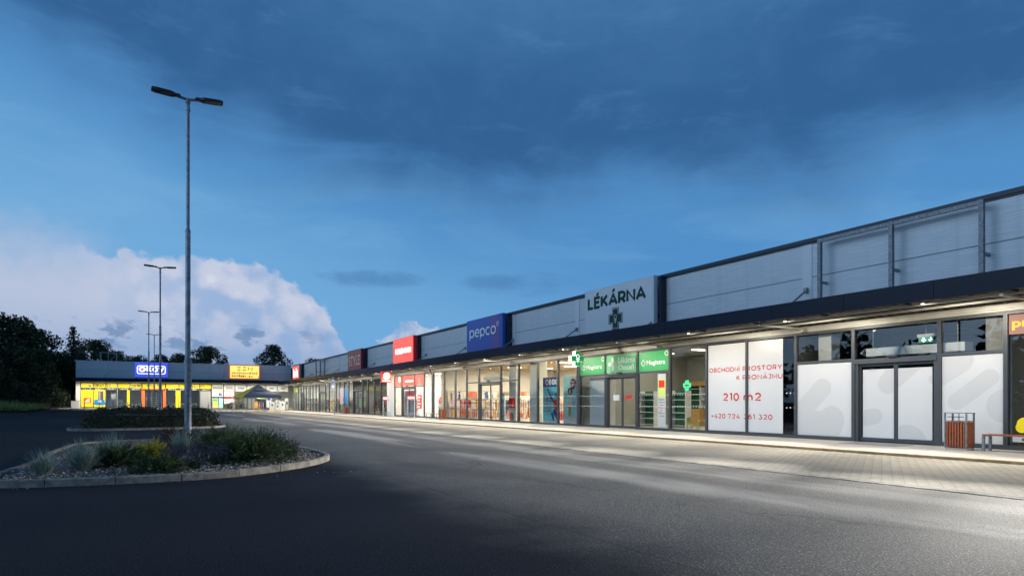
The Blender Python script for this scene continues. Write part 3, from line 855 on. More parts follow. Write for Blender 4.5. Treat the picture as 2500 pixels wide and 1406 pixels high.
for y in (28.72, 49.15, 74.3, 95.0, 106.0):
    mb = MB(); mb.tube([(FX - 0.14, y, 0.0), (FX - 0.14, y, 3.62), (FX - 0.34, y, 3.95), (FX - 0.34, y, 4.03)], 0.055, 10)
    for z in (0.35, 1.5, 2.7): mb.box((FX - 0.2, y - 0.065, z), (FX - 0.003, y + 0.065, z + 0.03))
    mb.build('downpipe', M['galv'] if y > 60 else M['frame'], shop)

# interior shells
def room(y0, y1, depth, zc, wm, fm, cm, back=True):
    MB().box((FX + 0.16, y0 + 0.06, -0.05), (FX + depth, y1 - 0.06, 0.018)).build('shop_floor', fm, shop)
    MB().box((FX + 0.16, y0 + 0.06, zc), (FX + depth, y1 - 0.06, zc + 0.06)).build('shop_ceiling', cm, shop)
    MB().box((FX + depth, y0 + 0.06, -0.05), (FX + depth + 0.1, y1 - 0.06, zc + 0.06)).build('shop_wall', wm, shop)
    MB().box((FX + 0.16, y0 + 0.005, -0.05), (FX + depth, y0 + 0.058, zc)).box((FX + 0.16, y1 - 0.058, -0.05), (FX + depth, y1 - 0.005, zc)).build('party_wall', wm, shop)


M['ceil_warm'] = mat('slatted_ceiling', lin(206, 186, 150), 0.7, 0, 0.1, 3)
_t = NT(M['ceil_warm'].node_tree); _g = _t.node('ShaderNodeNewGeometry'); _x, _y, _z = _t.xyz(_g.outputs['Position'])
_w = _t.ss(_t.m('ABSOLUTE', _t.m('SUBTRACT', _t.m('FRACT', _t.m('ADD', _t.m('MULTIPLY', _x, 2.0), _t.m('MULTIPLY', _t.m('SINE', _t.m('MULTIPLY', _y, 2.2)), 0.16))), 0.5)), 0.05, 0.3)
_t.l.new(_t.mix(_w, lin(170, 140, 100), lin(214, 194, 156)), M['ceil_warm'].node_tree.nodes['Principled BSDF'].inputs['Base Color'])
M['pharm_wall'] = mat('pharmacy_wall', (0.42, 0.41, 0.36), 0.8, 0, 0.05, 1)
M['ros_wall'] = mat('white_shop_wall', (0.82, 0.80, 0.74), 0.7)
room(-3.0, 8.66, 8, 4.1, M['pharm_wall'], M['darkfloor'], M['dkgrey'])
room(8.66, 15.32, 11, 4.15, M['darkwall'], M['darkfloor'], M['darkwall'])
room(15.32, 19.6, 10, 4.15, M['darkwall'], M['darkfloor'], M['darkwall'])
room(19.6, 28.78, 8, 4.05, M['pharm_wall'], M['shopfloor'], M['pharm_wall'])
room(28.78, 47.9, 11, 4.1, M['plaster'], M['shopfloor'], M['ceil_warm'])
room(47.9, 60.0, 10, 4.1, M['ros_wall'], M['shopfloor'], M['ros_wall'])
room(60.0, 73.0, 9, 4.1, M['grey'], M['darkfloor'], M['dkgrey'])
room(73.0, 90.0, 9, 4.1, M['ltgrey'], M['shopfloor'], M['grey'])
room(90.0, 106.9, 9, 4.1, M['ltgrey'], M['shopfloor'], M['ltgrey'])


def shop_lights(xs, ys, z, watts, col, label, grp, sx=1.1, sy=0.3):
    me = None
    for x in xs:
        for y in ys:
            o = root('ceiling_light', (x, y, z - 0.05), label, 'ceiling light', grp)
            if me is None:
                p_ = MB().box((x - sx / 2, y - sy / 2, z - 0.045), (x + sx / 2, y + sy / 2, z - 0.005)).build('diffuser', M['lit_ceiling'], o); me = p_.data
            else:
                p_ = bpy.data.objects.new('diffuser', me); COL.objects.link(p_); p_.parent = o
            d = bpy.data.lights.get('lamp_' + grp)
            if d is None:
                d = bpy.data.lights.new('lamp_' + grp, 'AREA'); d.shape = 'RECTANGLE'; d.size = sx; d.size_y = sy; d.energy = watts; d.color = col
            l = bpy.data.objects.new('lamp', d); COL.objects.link(l); l.parent = o; l.location = (0, 0, -0.03)


shop_lights((22.6, 25.6, 28.6), (30.5, 34, 37.5, 41, 44.5), 4.1, 185, (1, 0.87, 0.68), 'bright warm ceiling light inside the clothing shop', 'ceiling lights of the clothing shop')
shop_lights((22.2, 25.0, 28), (49.5, 52.5, 55.5, 58.5), 4.1, 190, (1, 0.94, 0.84), 'bright white ceiling light inside the chemist with red vinyl', 'ceiling lights of the chemist')
shop_lights((22.0, 25.2), (21.5, 24.3, 27.0), 4.05, 36, (1, 0.95, 0.82), 'dim ceiling light inside the pharmacy', 'ceiling lights of the pharmacy')
shop_lights((23.5,), (62.5, 69.5), 4.1, 110, (1, 0.95, 0.85), 'ceiling light inside the dark far shop beyond the pier', 'ceiling lights of the shop beyond the pier')
shop_lights((23.0, 26), (76, 81, 86), 4.1, 240, (1, 0.97, 0.88), 'white ceiling light inside the shop beside the pole sign', 'ceiling lights of the shop by the pole sign')
shop_lights((23.0, 26), (92.5, 98, 103.5), 4.1, 270, (1, 0.97, 0.85), 'white ceiling light inside the corner shop', 'ceiling lights of the corner shop')

shop_lights((24.0,), (3.0, 6.8), 4.1, 16, (1, 0.84, 0.6), 'dim warm ceiling light in the shop at the right edge', 'ceiling lights of the right edge shop')

# canopy floodlights (lit lamps along the canopy edge)
def spot_data(name, e, ang, blend, col):
    d = bpy.data.lights.new(name, 'SPOT'); d.energy = e; d.spot_size = R(ang); d.spot_blend = blend; d.color = col; d.shadow_soft_size = 0.05
    return d


WARM = (1.0, 0.91, 0.77)
sp_down = spot_data('canopy_down', 320, 172, 0.25, WARM)
sp_mid = spot_data('canopy_mid', 1250, 84, 0.8, WARM)
sp_far = spot_data('canopy_far', 7600, 30, 0.85, (1.0, 0.95, 0.86))


def aim(d, loc, tgt, par):
    l = bpy.data.objects.new('lamp', d); COL.objects.link(l); l.parent = par
    l.location = Vector(loc) - woff(par)
    l.rotation_euler = (Vector(tgt) - Vector(loc)).to_track_quat('-Z', 'Y').to_euler()


fl_me = None
for i in range(24):
    y = 1.0 + i * 4.3
    o = root('canopy_lamp', (18.2, y, 3.9), 'small lit lamp under the dark canopy edge of the shop row', 'lamp', 'lamps under the canopy of the shop row')
    if fl_me is None:
        h_ = MB().box((18.14, y - 0.05, 3.955), (18.26, y + 0.05, 4.00)).box((18.17, y - 0.02, 4.0005), (18.21, y + 0.02, 4.029)).build('housing', M['steel'], o)
        g_ = MB().box((18.17, y - 0.03, 3.94), (18.23, y + 0.03, 3.954)).build('lens', M['led'], o)
        fl_me = (h_.data, g_.data)
    else:
        for nm, me in zip(('housing', 'lens'), fl_me):
            p_ = bpy.data.objects.new(nm, me); COL.objects.link(p_); p_.parent = o
    aim(sp_down, (18.2, y, 3.92), (19.3, y, 0), o)
    aim(sp_mid, (18.15, y, 3.92), (15.8, y, 0), o)
    aim(sp_far, (18.15, y, 3.92), (8.2, y, 0), o)
    if y < 60: aim(sp_far, (18.15, y, 3.92), (7.9, y + 2.15, 0), o)

# ------------------------------------------------------------------ the far building across the end
far = root('shop_block', (6, 116, 0), 'grey flat-roofed shop block with yellow windows across the far end', 'shop building', 'buildings of the retail park')
bx = [-8.3, -4.8, 0.2, 5.2, 10.2, 15.2, 20.3]
for a, b in zip(bx[:-1], bx[1:]):
    MB().box((a + 0.004, BY, 4.45), (b - 0.004, BY + 0.14, 7.02)).build('parapet_panel', M['cladb'], far)
for b in bx[1:-1]:
    MB().box((b - 0.1, BY - 0.02, 4.47), (b + 0.1, BY - 0.002, 6.95)).build('joint_cover', M['cover'], far)
    MB().tube([(b + 0.3, BY - 0.05, 5.5), (b - 0.15, BY - 1.9, 4.72)], 0.04, 6).build('canopy_brace', M['galv'], far)
MB().box((-8.45, BY - 0.08, 7.01), (20.4, BY + 0.3, 7.12)).box((-8.45, BY + 0.3, 7.01), (-8.1, BY + 20, 7.12)).build('roof_cap', M['cover'], far)
MB().box((-8.3, BY + 0.142, 6.5), (45, BY + 20, 6.8)).build('roof', M['dkgrey'], far)
MB().box((-8.3, BY + 0.145, -0.1), (-8.1, BY + 20, 7.0)).box((-8.3, BY + 20, -0.1), (45, BY + 20.2, 7)).build('wall', M['cladb'], far)
fc = MB().box((-8.4, BY - 2.6, 4.5), (20.55, BY - 0.003, 4.54)).build('canopy', M['soffit'], far)
MB().box((-8.45, BY - 2.66, 4.18), (18.0, BY - 2.61, 4.66)).box((-8.45, BY - 2.605, 4.18), (-8.4, BY - 0.003, 4.66)).build('fascia', M['fascia'], fc)
MB().box((-8.3, BY - 0.10, 4.105), (20.4, BY + 0.13, 4.449)).build('window_header', M['steel'], far)
MB().box((-8.3, BY - 0.02, -0.1), (-7.78, BY + 0.13, 4.104)).build('pier', M['plaster'], far)
mull = [-7.74, -6.26, -4.79, -3.37, -1.87, -0.39, 2.63, 4.36, 5.47, 7.1, 8.73, 10.4, 12.0, 13.7, 15.1, 16.5, 18.2, 19.9]
fwin = []
for a, b in zip(mull[:-1], mull[1:]):
    g0 = gz((a + b) / 2, BY) + 0.03
    if (a, b) in ((-0.39, 2.63), (13.7, 15.1)):
        fwin.append(door(BK, far, a + 0.002, b - 0.002, g0, 4.1, 3.0, M['frame'] if a < 0 else M['dkgrey']))
    else:
        fwin.append(window(BK, far, a + 0.002, b - 0.002, g0, 4.1))
for x in (-3.4, 5.47, 18.2):
    mb = MB().tube([(x, BY - 0.16, 0.1), (x, BY - 0.16, 3.9), (x + 0.3, BY - 0.5, 4.45)], 0.06, 8); mb.build('downpipe', M['galv'], far)
MB().box((-8.1, BY + 0.16, 0.0), (45, BY + 9, 0.34)).build('shop_floor', M['shopfloor'], far)
MB().box((-8.1, BY + 0.16, 4.2), (45, BY + 9, 4.26)).build('shop_ceiling', M['dkgrey'], far)
MB().box((-8.1, BY + 9, 0), (8.7, BY + 9.1, 4.2)).build('shop_wall', M['dkgrey'], far)
MB().box((8.75, BY + 9, 0), (45, BY + 9.1, 4.2)).build('shop_wall', M['ltgrey'], far)
MB().box((8.68, BY + 0.3, 0), (8.74, BY + 9, 4.2)).build('party_wall', M['ltgrey'], far)
shop_lights((-5.5, -1, 4.0), (BY + 3,), 4.2, 300, (1, 0.96, 0.86), 'white ceiling light inside the shop with yellow windows', 'ceiling lights of the yellow shop')
shop_lights((11, 15, 19), (BY + 3,), 4.2, 200, (1, 0.97, 0.86), 'white ceiling light inside the household goods shop', 'ceiling lights of the household goods shop')
sp_fd = spot_data('far_canopy_down', 600, 160, 0.4, (1.0, 0.93, 0.78))
sp_fo = spot_data('far_canopy_out', 2600, 60, 0.8, (1.0, 0.92, 0.78))
for i in range(10):
    x = -7.0 + i * 2.75
    o = root('canopy_lamp', (x, BY - 2.3, 4.3), 'small lit lamp under the canopy of the far block', 'lamp', 'lamps under the canopy of the far block')
    MB().box((x - 0.06, BY - 2.37, 4.38), (x + 0.06, BY - 2.23, 4.5)).build('housing', M['steel'], o)
    MB().box((x - 0.05, BY - 2.36, 4.36), (x + 0.05, BY - 2.24, 4.379)).build('lens', M['led'], o)
    aim(sp_fd, (x, BY - 2.3, 4.33), (x, BY - 2.0, 0), o)
    aim(sp_fo, (x, BY - 2.3, 4.33), (x, BY - 11.5, 0), o)
# galvanised guard rail on the far roof
gr = MB()
for x, y in ((-5.6, 110), (-4.6, 110), (-3.6, 110), (-5.6, 112), (-3.6, 112), (-2.4, 110), (-2.4, 112)):
    gr.tube([(x, y, 6.8), (x, y, 8.55 if x < -3 else 8.3)], 0.05, 6)
gr.tube([(-5.6, 110, 8.55), (-3.6, 110, 8.55)], 0.05, 6).tube([(-5.6, 112, 8.55), (-3.6, 112, 8.55)], 0.05, 6).tube([(-3.6, 110, 8.3), (-2.4, 110, 8.3)], 0.05, 6).tube([(-4.6, 110, 6.9), (-3.6, 110, 8.4)], 0.04, 6)
gr.tube([(-2.4, 110, 8.3), (-2.4, 112, 8.3)], 0.05, 6).tube([(-5.6, 110, 8.55), (-5.6, 112, 8.55)], 0.05, 6)
tag(gr.build('roof_guardrail', M['galv']), 'galvanised guard rail frame standing on the roof of the far block', 'guard rail')

# ------------------------------------------------------------------ signs on the parapets
def sign(name, F, a0, a1, t0, t1, d0, d1, side, face, label, cat='sign', grp='signs above the canopies', rim=0.05, facename='sign_face'):
    p = F.pt((a0 + a1) / 2, t0, (d0 + d1) / 2)
    o = root(name, p, label, cat, grp)
    MB().fbox(F, a0, a1, t0, t1, d0, d1).build('box', side, o, bevel=0.015)
    MB().fbox(F, a0 + rim, a1 - rim, t0 + rim, t1 - rim, d1 + 0.001, d1 + 0.012).build(facename, face, o)
    for a in ((a0 + 0.16, a1 - 0.16) if F is BK else (a0 + 0.3, a1 + 0.14)):
        MB().fbox(F, a - 0.06, a + 0.06, 4.75, t1 - 0.05, 0.03, d0 - 0.004).build('post', M['cap'], o)
    return o


s = sign('pharmacy_sign', FR, -27.4, -22.15, 4.52, 7.06, 0.36, 0.60, M['cover'], M['cover'], 'big silver sign panel with dark green LÉKÁRNA letters and a pharmacy cross', rim=0.04)
stext('LÉKÁRNA', FR, -27.1, -22.65, 6.06, 0.62, 0.616, M['green_dk'], s, w=0.21, gap=0.08, th=0.03)
MB().fpoly(FR, cross(-24.86, 5.40, 0.53, 0.25), 0.613, 0.625).build('cross', M['green_dk'], s)
hy = MB()
hy.fring(FR, cross(-24.86, 5.40, 0.485, 0.215), cross(-24.86, 5.40, 0.465, 0.195), 0.626, 0.632)


def hygieia(mb, F, a, t, k, d0, d1):
    o_, i_ = circ(a, t + 0.62 * k, 0.50 * k, 16), circ(a, t + 0.62 * k, 0.40 * k, 16)
    mb.fring(F, o_, i_, d0, d1)
    mb.fpoly(F, [(a - 0.55 * k, t + 0.02 * k), (a - 0.3 * k, t - 0.2 * k), (a + 0.3 * k, t - 0.2 * k), (a + 0.55 * k, t + 0.02 * k)], d0, d1)
    mb.fpoly(F, [(a - 0.06 * k, t - 0.2 * k), (a - 0.06 * k, t - 0.95 * k), (a + 0.06 * k, t - 0.95 * k), (a + 0.06 * k, t - 0.2 * k)], d0, d1 + 0.001)
    mb.fpoly(F, [(a - 0.6 * k, t - 0.42 * k), (a - 0.2 * k, t - 0.55 * k), (a + 0.25 * k, t - 0.4 * k), (a + 0.6 * k, t - 0.5 * k), (a + 0.25 * k, t - 0.52 * k), (a - 0.2 * k, t - 0.67 * k)], d0, d1 + 0.002)
    return mb


hygieia(hy, FR, -24.86, 5.36, 0.21, 0.626, 0.632)
hy.build('emblem', M['ltgrey'], s)

s = sign('clothing_shop_sign', FR, -41.6, -36.3, 4.52, 7.06, 0.36, 0.62, M['blue'], M['pepco'], 'blue unlit sign box reading pepco with a reddish right edge', rim=0.02)
s.children[0].data.materials[0] = mat('deep_blue_box', lin(16, 78, 160), 0.35)
stext('pepco', FR, -41.05, -37.15, 5.80, 0.78, 0.634, M['white'], s, w=0.12, gap=0.12, th=0.03)
rr = MB().fring(FR, circ(-36.93, 6.42, 0.17), circ(-36.93, 6.42, 0.145), 0.634, 0.645).build('registered_ring', M['white'], s)
text('R', FR, -37.01, -36.86, 6.34, 6.50, 0.634, M['white'], s)

s = sign('chemist_sign', FR, -57.2, -52.05, 4.52, 7.06, 0.34, 0.66, M['red'], M['lit_red'], 'glowing red sign box reading ROSSMANN in white', rim=0.02)
s.children[0].data.materials[0] = emat('red_box_side', lin(170, 20, 34), 0.18)
stext('ROSSMANN', FR, -56.5, -52.55, 5.62, 0.52, 0.674, M['lit_letter'], s, w=0.17, gap=0.12, th=0.02)

s = sign('fashion_sign', FR, -72.5, -67.4, 4.52, 7.06, 0.34, 0.66, M['darkred'], M['stylered'], 'unlit maroon sign box reading STYLE in tall pale letters', rim=0.02)
stext('STYLE', FR, -72.1, -67.75, 5.35, 1.05, 0.674, M['cream'], s, w=0.12, gap=0.2, th=0.02, serif=True)

s = sign('corner_shop_sign', FR, -104.1, -98.9, 4.52, 7.06, 0.34, 0.66, M['grey'], M['lit_red'], 'glowing red kik sign box at the inner corner of the two buildings', rim=0.25)
stext('kik', FR, -103.2, -99.8, 5.0, 1.6, 0.674, M['lit_letter'], s, w=0.2, th=0.02)

s = sign('electronics_sign', BK, -1.25, 2.87, 4.95, 7.04, 0.1, 0.38, M['lit_blue'], M['lit_blue'], 'glowing blue okay sign box with a white rounded outline', rim=0.03)
MB().fring(BK, rrect(-1.0, 2.62, 5.38, 6.60, 0.3, 6), rrect(-0.9, 2.52, 5.48, 6.50, 0.24, 6), 0.393, 0.40).build('outline', M['lit_letter'], s)
for ch_, x0_, x1_ in (('o', -0.78, 0.08), ('k', 0.2, 0.86), ('a', 0.94, 1.62), ('y', 1.68, 2.42)):
    stext(ch_, BK, x0_, x1_, 5.68, 1.0, 0.396, M['lit_letter'], s, w=0.2, th=0.02)
MB().fpoly(BK, circ(-0.35, 5.98, 0.17, 14), 0.418, 0.424).build('orange_dot', emat('lit_orange', lin(245, 140, 70), 0.9), s)
MB().fpoly(BK, circ(1.22, 5.98, 0.12, 14), 0.418, 0.424).build('green_dot', emat('lit_leaf', lin(90, 205, 90), 0.9), s)

s = sign('household_sign', BK, 11.2, 15.5, 4.93, 7.02, 0.1, 0.38, M['lit_orange'], M['lit_yellow'], 'glowing yellow ZZN household goods sign box with green and brown lettering', rim=0.09)
stext('ZZN', BK, 12.2, 14.5, 6.18, 0.60, 0.393, emat('lit_zzn_green', lin(14, 150, 36), 0.55), s, w=0.26, gap=0.16, th=0.012)
brown = emat('lit_brown', lin(130, 66, 16), 0.2)
stext('HOSPODÁŘSKÉ', BK, 11.5, 15.2, 5.64, 0.30, 0.393, brown, s, w=0.22, gap=0.2, serif=True)
stext('POTŘEBY, a.s.', BK, 11.5, 14.6, 5.17, 0.31, 0.393, brown, s, w=0.28, gap=0.2, serif=True)

# empty galvanised sign frames
def sign_frame(ys, label, top=6.93):
    o = root('sign_frame', (FX - 0.35, (ys[0] + ys[-1]) / 2, 4.5), label, 'sign frame', 'empty sign frames on the canopy')
    for y in ys:
        MB().box((FX - 0.44, y - 0.06, 4.50), (FX - 0.32, y + 0.06, top)).build('post', M['galvd'], o)
        MB().box((FX - 0.30, y - 0.04, 5.4), (FX - 0.002, y + 0.04, 5.48)).build('bracket', M['galv'], o)
    for a, b in zip(ys[:-1], ys[1:]):
        MB().box((FX - 0.43, a + 0.061, top - 0.13), (FX - 0.33, b - 0.061, top - 0.01)).build('top_beam', M['galvd'], o)


sign_frame((9.1, 11.6, 14.05), 'empty galvanised sign frame on the canopy above the white papered shop')
sign_frame((84.5, 86.9, 89.3), 'empty galvanised sign frame on the canopy between the STYLE and kik signs')

# projecting signs under the canopy
o = root('pharmacy_cross', (18.75, 26.4, 3.1), 'green illuminated pharmacy cross box hanging at the canopy edge', 'sign')
CF = Face('y', 26.3)
MB().fpoly(CF, cross(18.75, 3.48, 0.37, 0.14), -0.24, 0.0).build('cross_box', emat('lit_box_white', (0.9, 1, 0.95, 1), 0.5), o)
MB().fpoly(CF, cross(18.75, 3.48, 0.36, 0.132), 0.002, 0.012).build('cross_face', M['lit_green'], o)
hygieia(MB(), CF, 18.75, 3.47, 0.2, 0.013, 0.022).build('emblem', M['lit_letter'], o)
MB().box((18.73, 26.38, 3.85), (18.77, 26.46, 4.03)).build('hanger', M['steel'], o)
o = root('cube_sign', (18.3, 54.4, 3.09), 'red cube sign with a white round emblem hanging below the canopy', 'sign')
MB().box((17.85, 54.2, 3.05), (18.75, 54.6, 4.0)).build('box', M['lit_red2'], o, bevel=0.02)
CF2 = Face('y', 54.2)
MB().fpoly(CF2, circ(18.3, 3.6, 0.3, 20), 0.002, 0.012).build('emblem', M['lit_letter'], o)
MB().fring(CF2, circ(18.3, 3.6, 0.22, 20), circ(18.3, 3.6, 0.17, 20), 0.013, 0.02).build('emblem_ring', M['red'], o)
text('ROSSMANN', CF2, 17.95, 18.65, 3.13, 3.22, 0.002, M['lit_letter'], o)
o = root('pole_sign', (17.9, 70.4, 0), 'slim pole with a tall blue and white sign flag at its top on the kerb', 'sign')
MB().tube([(17.9, 70.4, 0), (17.9, 70.4, 4.0)], 0.04, 8).build('pole', M['galv'], o)
MB().box((17.62, 70.38, 2.9), (17.86, 70.42, 4.05)).build('flag', M['white'], o)
MB().box((17.64, 70.372, 3.1), (17.84, 70.379, 3.55)).build('flag_print', M['navy'], o)
MB().box((17.8, 70.3, 0.0), (18.0, 70.5, 0.03)).build('foot_plate', M['galv'], o)

# ------------------------------------------------------------------ vinyl on the windows of the long row
VD0, VD1 = -0.058, -0.052


def vinyl(name, F, a0, a1, t0, t1, m_, label, cat='window vinyl', grp='vinyl sheets on the shop windows', d0=VD0, d1=VD1):
    o = root(name, F.pt((a0 + a1) / 2, t0, d1), label, cat, grp)
    MB().fbox(F, a0, a1, t0, t1, d0, d1).build('sheet', m_, o)
    return o


def clipped(mb, F, pts, a0, a1, t0, t1, d0, d1):
    def clip(P, f, inter):
        out = []
        for i in range(len(P)):
            A, B = P[i - 1], P[i]
            if f(B):
                if not f(A): out.append(inter(A, B))
                out.append(B)
            elif f(A): out.append(inter(A, B))
        return out
    for ax, lim, sg in ((0, a0, 1), (0, a1, -1), (1, t0, 1), (1, t1, -1)):
        if len(pts) < 3: return mb
        def f(p): return (p[ax] - lim) * sg >= 0
        def it(A, B):
            k = (lim - A[ax]) / (B[ax] - A[ax]); return (A[0] + (B[0] - A[0]) * k, A[1] + (B[1] - A[1]) * k)
        pts = clip(pts, f, it)
    if len(pts) >= 3: mb.fpoly(F, pts, d0, d1)
    return mb


GV = 0.002
# papered shop: two sheets beside the doors, two on the leaves, each with soft grey rounded shapes
v = vinyl('window_vinyl', FR, -15.24, -13.16, 0.13, 2.66, M['vinyl'], 'white vinyl sheet with grey rounded shapes on the window left of the double doors')
def grey_shapes(v, shapes, a0, a1, t0, t1, d):
    for k, s_ in enumerate(shapes):
        g = MB(); clipped(g, FR, s_, a0, a1, t0, t1, d + 0.001, d + 0.002 + 0.0006 * k)
        if g.v: g.build('grey_shape', M['vinyl_grey'], v)


grey_shapes(v, [capsule(-15.1, 0.95, -14.25, 1.80, 0.34), circ(-13.9, 0.72, 0.46, 24), capsule(-15.1, 0.5, -14.0, 0.5, 0.5)], -15.23, -13.17, 0.14, 2.65, VD1)
v = vinyl('window_vinyl', FR, -10.34, -8.76, 0.13, 2.66, M['vinyl'], 'white vinyl sheet with grey rounded shapes on the window behind the slatted bin')
grey_shapes(v, [capsule(-9.95, 1.32, -9.1, 2.0, 0.24), capsule(-10.5, 2.15, -9.9, 2.55, 0.4), circ(-8.7, 1.2, 0.48, 24)], -10.33, -8.77, 0.14, 2.65, VD1)
for (a0, a1, lab, shapes) in ((-12.83, -11.80, 'white vinyl sheet on the left leaf of the papered double doors', [capsule(-12.9, 0.75, -12.45, 0.85, 0.26), capsule(-12.0, 1.9, -11.6, 2.4, 0.33), capsule(-12.5, 2.6, -12.3, 2.65, 0.3)]),
                              (-11.68, -10.66, 'white vinyl sheet on the right leaf of the papered double doors', [capsule(-12.0, 1.95, -10.9, 2.9, 0.36), circ(-11.4, 0.0, 0.6, 20), circ(-10.6, 2.0, 0.16, 16)])):
    v = vinyl('door_vinyl', FR, a0, a1, 0.15, 2.38, M['vinyl'], lab, d0=-0.140, d1=-0.134)
    grey_shapes(v, shapes, a0 + .01, a1 - .01, 0.16, 2.37, -0.134)
# the to-let sheets
v1 = vinyl('window_vinyl', FR, -19.52, -17.56, 0.14, 3.68, M['vinyl'], 'white to-let vinyl sheet showing 210, next to the pharmacy window with the green cross')
v2 = vinyl('window_vinyl', FR, -17.44, -15.86, 0.14, 3.68, M['vinyl'], 'white to-let vinyl sheet showing PRONÁJMU, next to the dark glass strip')
for body, a0, a1, t0, h_, w_ in (('OBCHODNÍ', -19.46, -17.88, 2.54, 0.19, 0.17), ('K', -18.02, -17.86, 2.195, 0.19, 0.17), ('210', -18.72, -17.9, 1.36, 0.32, 0.19), ('+420', -19.36, -18.60, 0.64, 0.20, 0.17), ('724', -18.46, -17.86, 0.64, 0.20, 0.17)):
    stext(body, FR, a0, a1, t0, h_, VD1 + 0.001, M['red_text'], v1, w=w_, th=0.003)
for body, a0, a1, t0, h_, w_ in (('PROSTORY', -17.72, -15.90, 2.54, 0.19, 0.17), ('PRONÁJMU', -17.72, -15.88, 2.195, 0.19, 0.17), ('m2', -17.68, -16.83, 1.36, 0.32, 0.19), ('361', -17.68, -17.14, 0.64, 0.20, 0.17), ('320', -16.96, -16.32, 0.64, 0.20, 0.17)):
    stext(body, FR, a0, a1, t0, h_, VD1 + 0.001, M['red_text'], v2, w=w_, th=0.003)
# neighbour with the brown sign at the right edge
v = vinyl('window_sign', FR, -8.64, -6.36, 3.16, 3.70, M['brownpink'], 'brown sign strip with yellow letters prot above the right-hand window', 'sign')
text('prot', FR, -8.56, -7.75, 3.27, 3.56, VD1 + 0.001, M['ylight'], v, bold=0.03, th=0.004)
v = root('window_sticker', (FX, 8.3, 0.4), 'yellow rounded vinyl shape low on the glass behind the bench', 'window vinyl', 'vinyl sheets on the shop windows')
MB().fpoly(FR, capsule(-8.28, 0.72, -7.85, 0.85, 0.17), VD0, VD1).fpoly(FR, circ(-8.33, 0.62, 0.15, 16), VD0, VD1 - 0.001).build('yellow_shape', M['yellow'], v)
v = vinyl('window_sticker', FR, -8.55, -6.9, 0.22, 0.42, M['ltgrey'], 'pale strip lettered ch low on the glass under the yellow shape')
text('ch', FR, -8.33, -8.1, 0.25, 0.38, VD1 + 0.001, M['black'], v, bold=0.02, th=0.004)
# pharmacy vinyls
for a0, a1, lab, m_ in ((-28.72, -26.58, 'green vinyl strip reading Magistra next to the clothing shop poster', 'green'), (-26.42, -24.08, 'green vinyl strip reading Lékárna Choceň above the pharmacy door', 'greenpal'), (-23.92, -21.88, 'green vinyl strip reading Magistra above the tall narrow window poster', 'green')):
    v = vinyl('window_vinyl', FR, a0, a1, 2.78, 3.70, M[m_], lab)
    if 'Choce' in lab:
        text('Lékárna', FR, a0 + 0.95, a1 - 0.12, 3.26, 3.56, VD1 + 0.001, M['white'], v, bold=0.01, th=0.003)
        text('Choceň', FR, a0 + 0.95, a1 - 0.2, 2.92, 3.20, VD1 + 0.001, M['white'], v, bold=0.02, th=0.003)
        g = MB()
        for ca, ct, h1, h2 in ((a0 + 0.5, 3.45, 0.1, 0.16), (a0 + 0.5, 3.03, 0.1, 0.16), (a0 + 0.27, 3.24, 0.13, 0.09)):
            g.fpoly(FR, circ(ca, ct, h1, 14, h2), VD1 + 0.001, VD1 + 0.004)
        g.build('emblem', M['white'], v)
        MB().fpoly(FR, circ(a0 + 0.73, 3.24, 0.11, 14, 0.09), VD1 + 0.001, VD1 + 0.004).build('emblem_petal', M['skin'], v)
    else:
        text('Magistra', FR, a0 + 0.55, a1 - 0.22, 3.0, 3.28, VD1 + 0.001, M['white'], v, bold=0.025, th=0.003)
        g = MB(); g.fring(FR, cross(a0 + 0.32, 3.16, 0.15, 0.065), cross(a0 + 0.32, 3.16, 0.115, 0.035), VD1 + 0.001, VD1 + 0.004)
        g.fring(FR, cross(a1 - 0.14, 3.55, 0.13, 0.06), cross(a1 - 0.14, 3.55, 0.10, 0.03), VD1 + 0.001, VD1 + 0.004)
        g.build('emblem', M['white'], v)
v = vinyl('window_poster', FR, -22.6, -22.08, 0.16, 2.62, M['ltgrey'], 'tall narrow grey poster with a lime panel on the pharmacy window', 'poster')
MB().fbox(FR, -22.58, -22.10, 1.55, 2.38, VD1 + 0.001, VD1 + 0.003).build('lime_panel', M['lime'], v)
MB().fbox(FR, -22.53, -22.15, 1.98, 2.32, VD1 + 0.0035, VD1 + 0.005).build('red_panel', M['red'], v)
for i, wd in enumerate(('Mobilní', 'aplikace', 'Moje', 'Magistra', 'Do', 'lékárny', 'z domu')):
    text(wd, FR, -22.34 - 0.026 * len(wd), -22.34 + 0.026 * len(wd), 1.40 - i * 0.125, 1.47 - i * 0.125, VD1 + 0.001, M['red'] if wd == 'Magistra' else M['dkgrey'], v, bold=0.01, th=0.002)
o = root('neon_cross', (FX + 0.1, 20.75, 1.85), 'small glowing green outline cross hung inside the pharmacy window', 'sign')
MB().fring(FR, cross(-20.8, 2.05, 0.22, 0.09), cross(-20.8, 2.05, 0.165, 0.035), -0.115, -0.095).build('tube', M['neon_green'], o)
MB().tube([(FX + 0.105, 20.8, 2.27), (FX + 0.105, 20.8, 3.72)], 0.004, 5).build('cord', M['grey'], o)
v = vinyl('door_notice', FR, -25.95, -25.5, 1.40, 1.68, M['white'], 'white paper notice on the left leaf of the pharmacy door', 'notice', d0=-0.140, d1=-0.134)
v = vinyl('door_notice', FR, -25.02, -24.55, 1.46, 1.64, M['red'], 'small red sticker on the right leaf of the pharmacy door', 'notice', d0=-0.140, d1=-0.134)
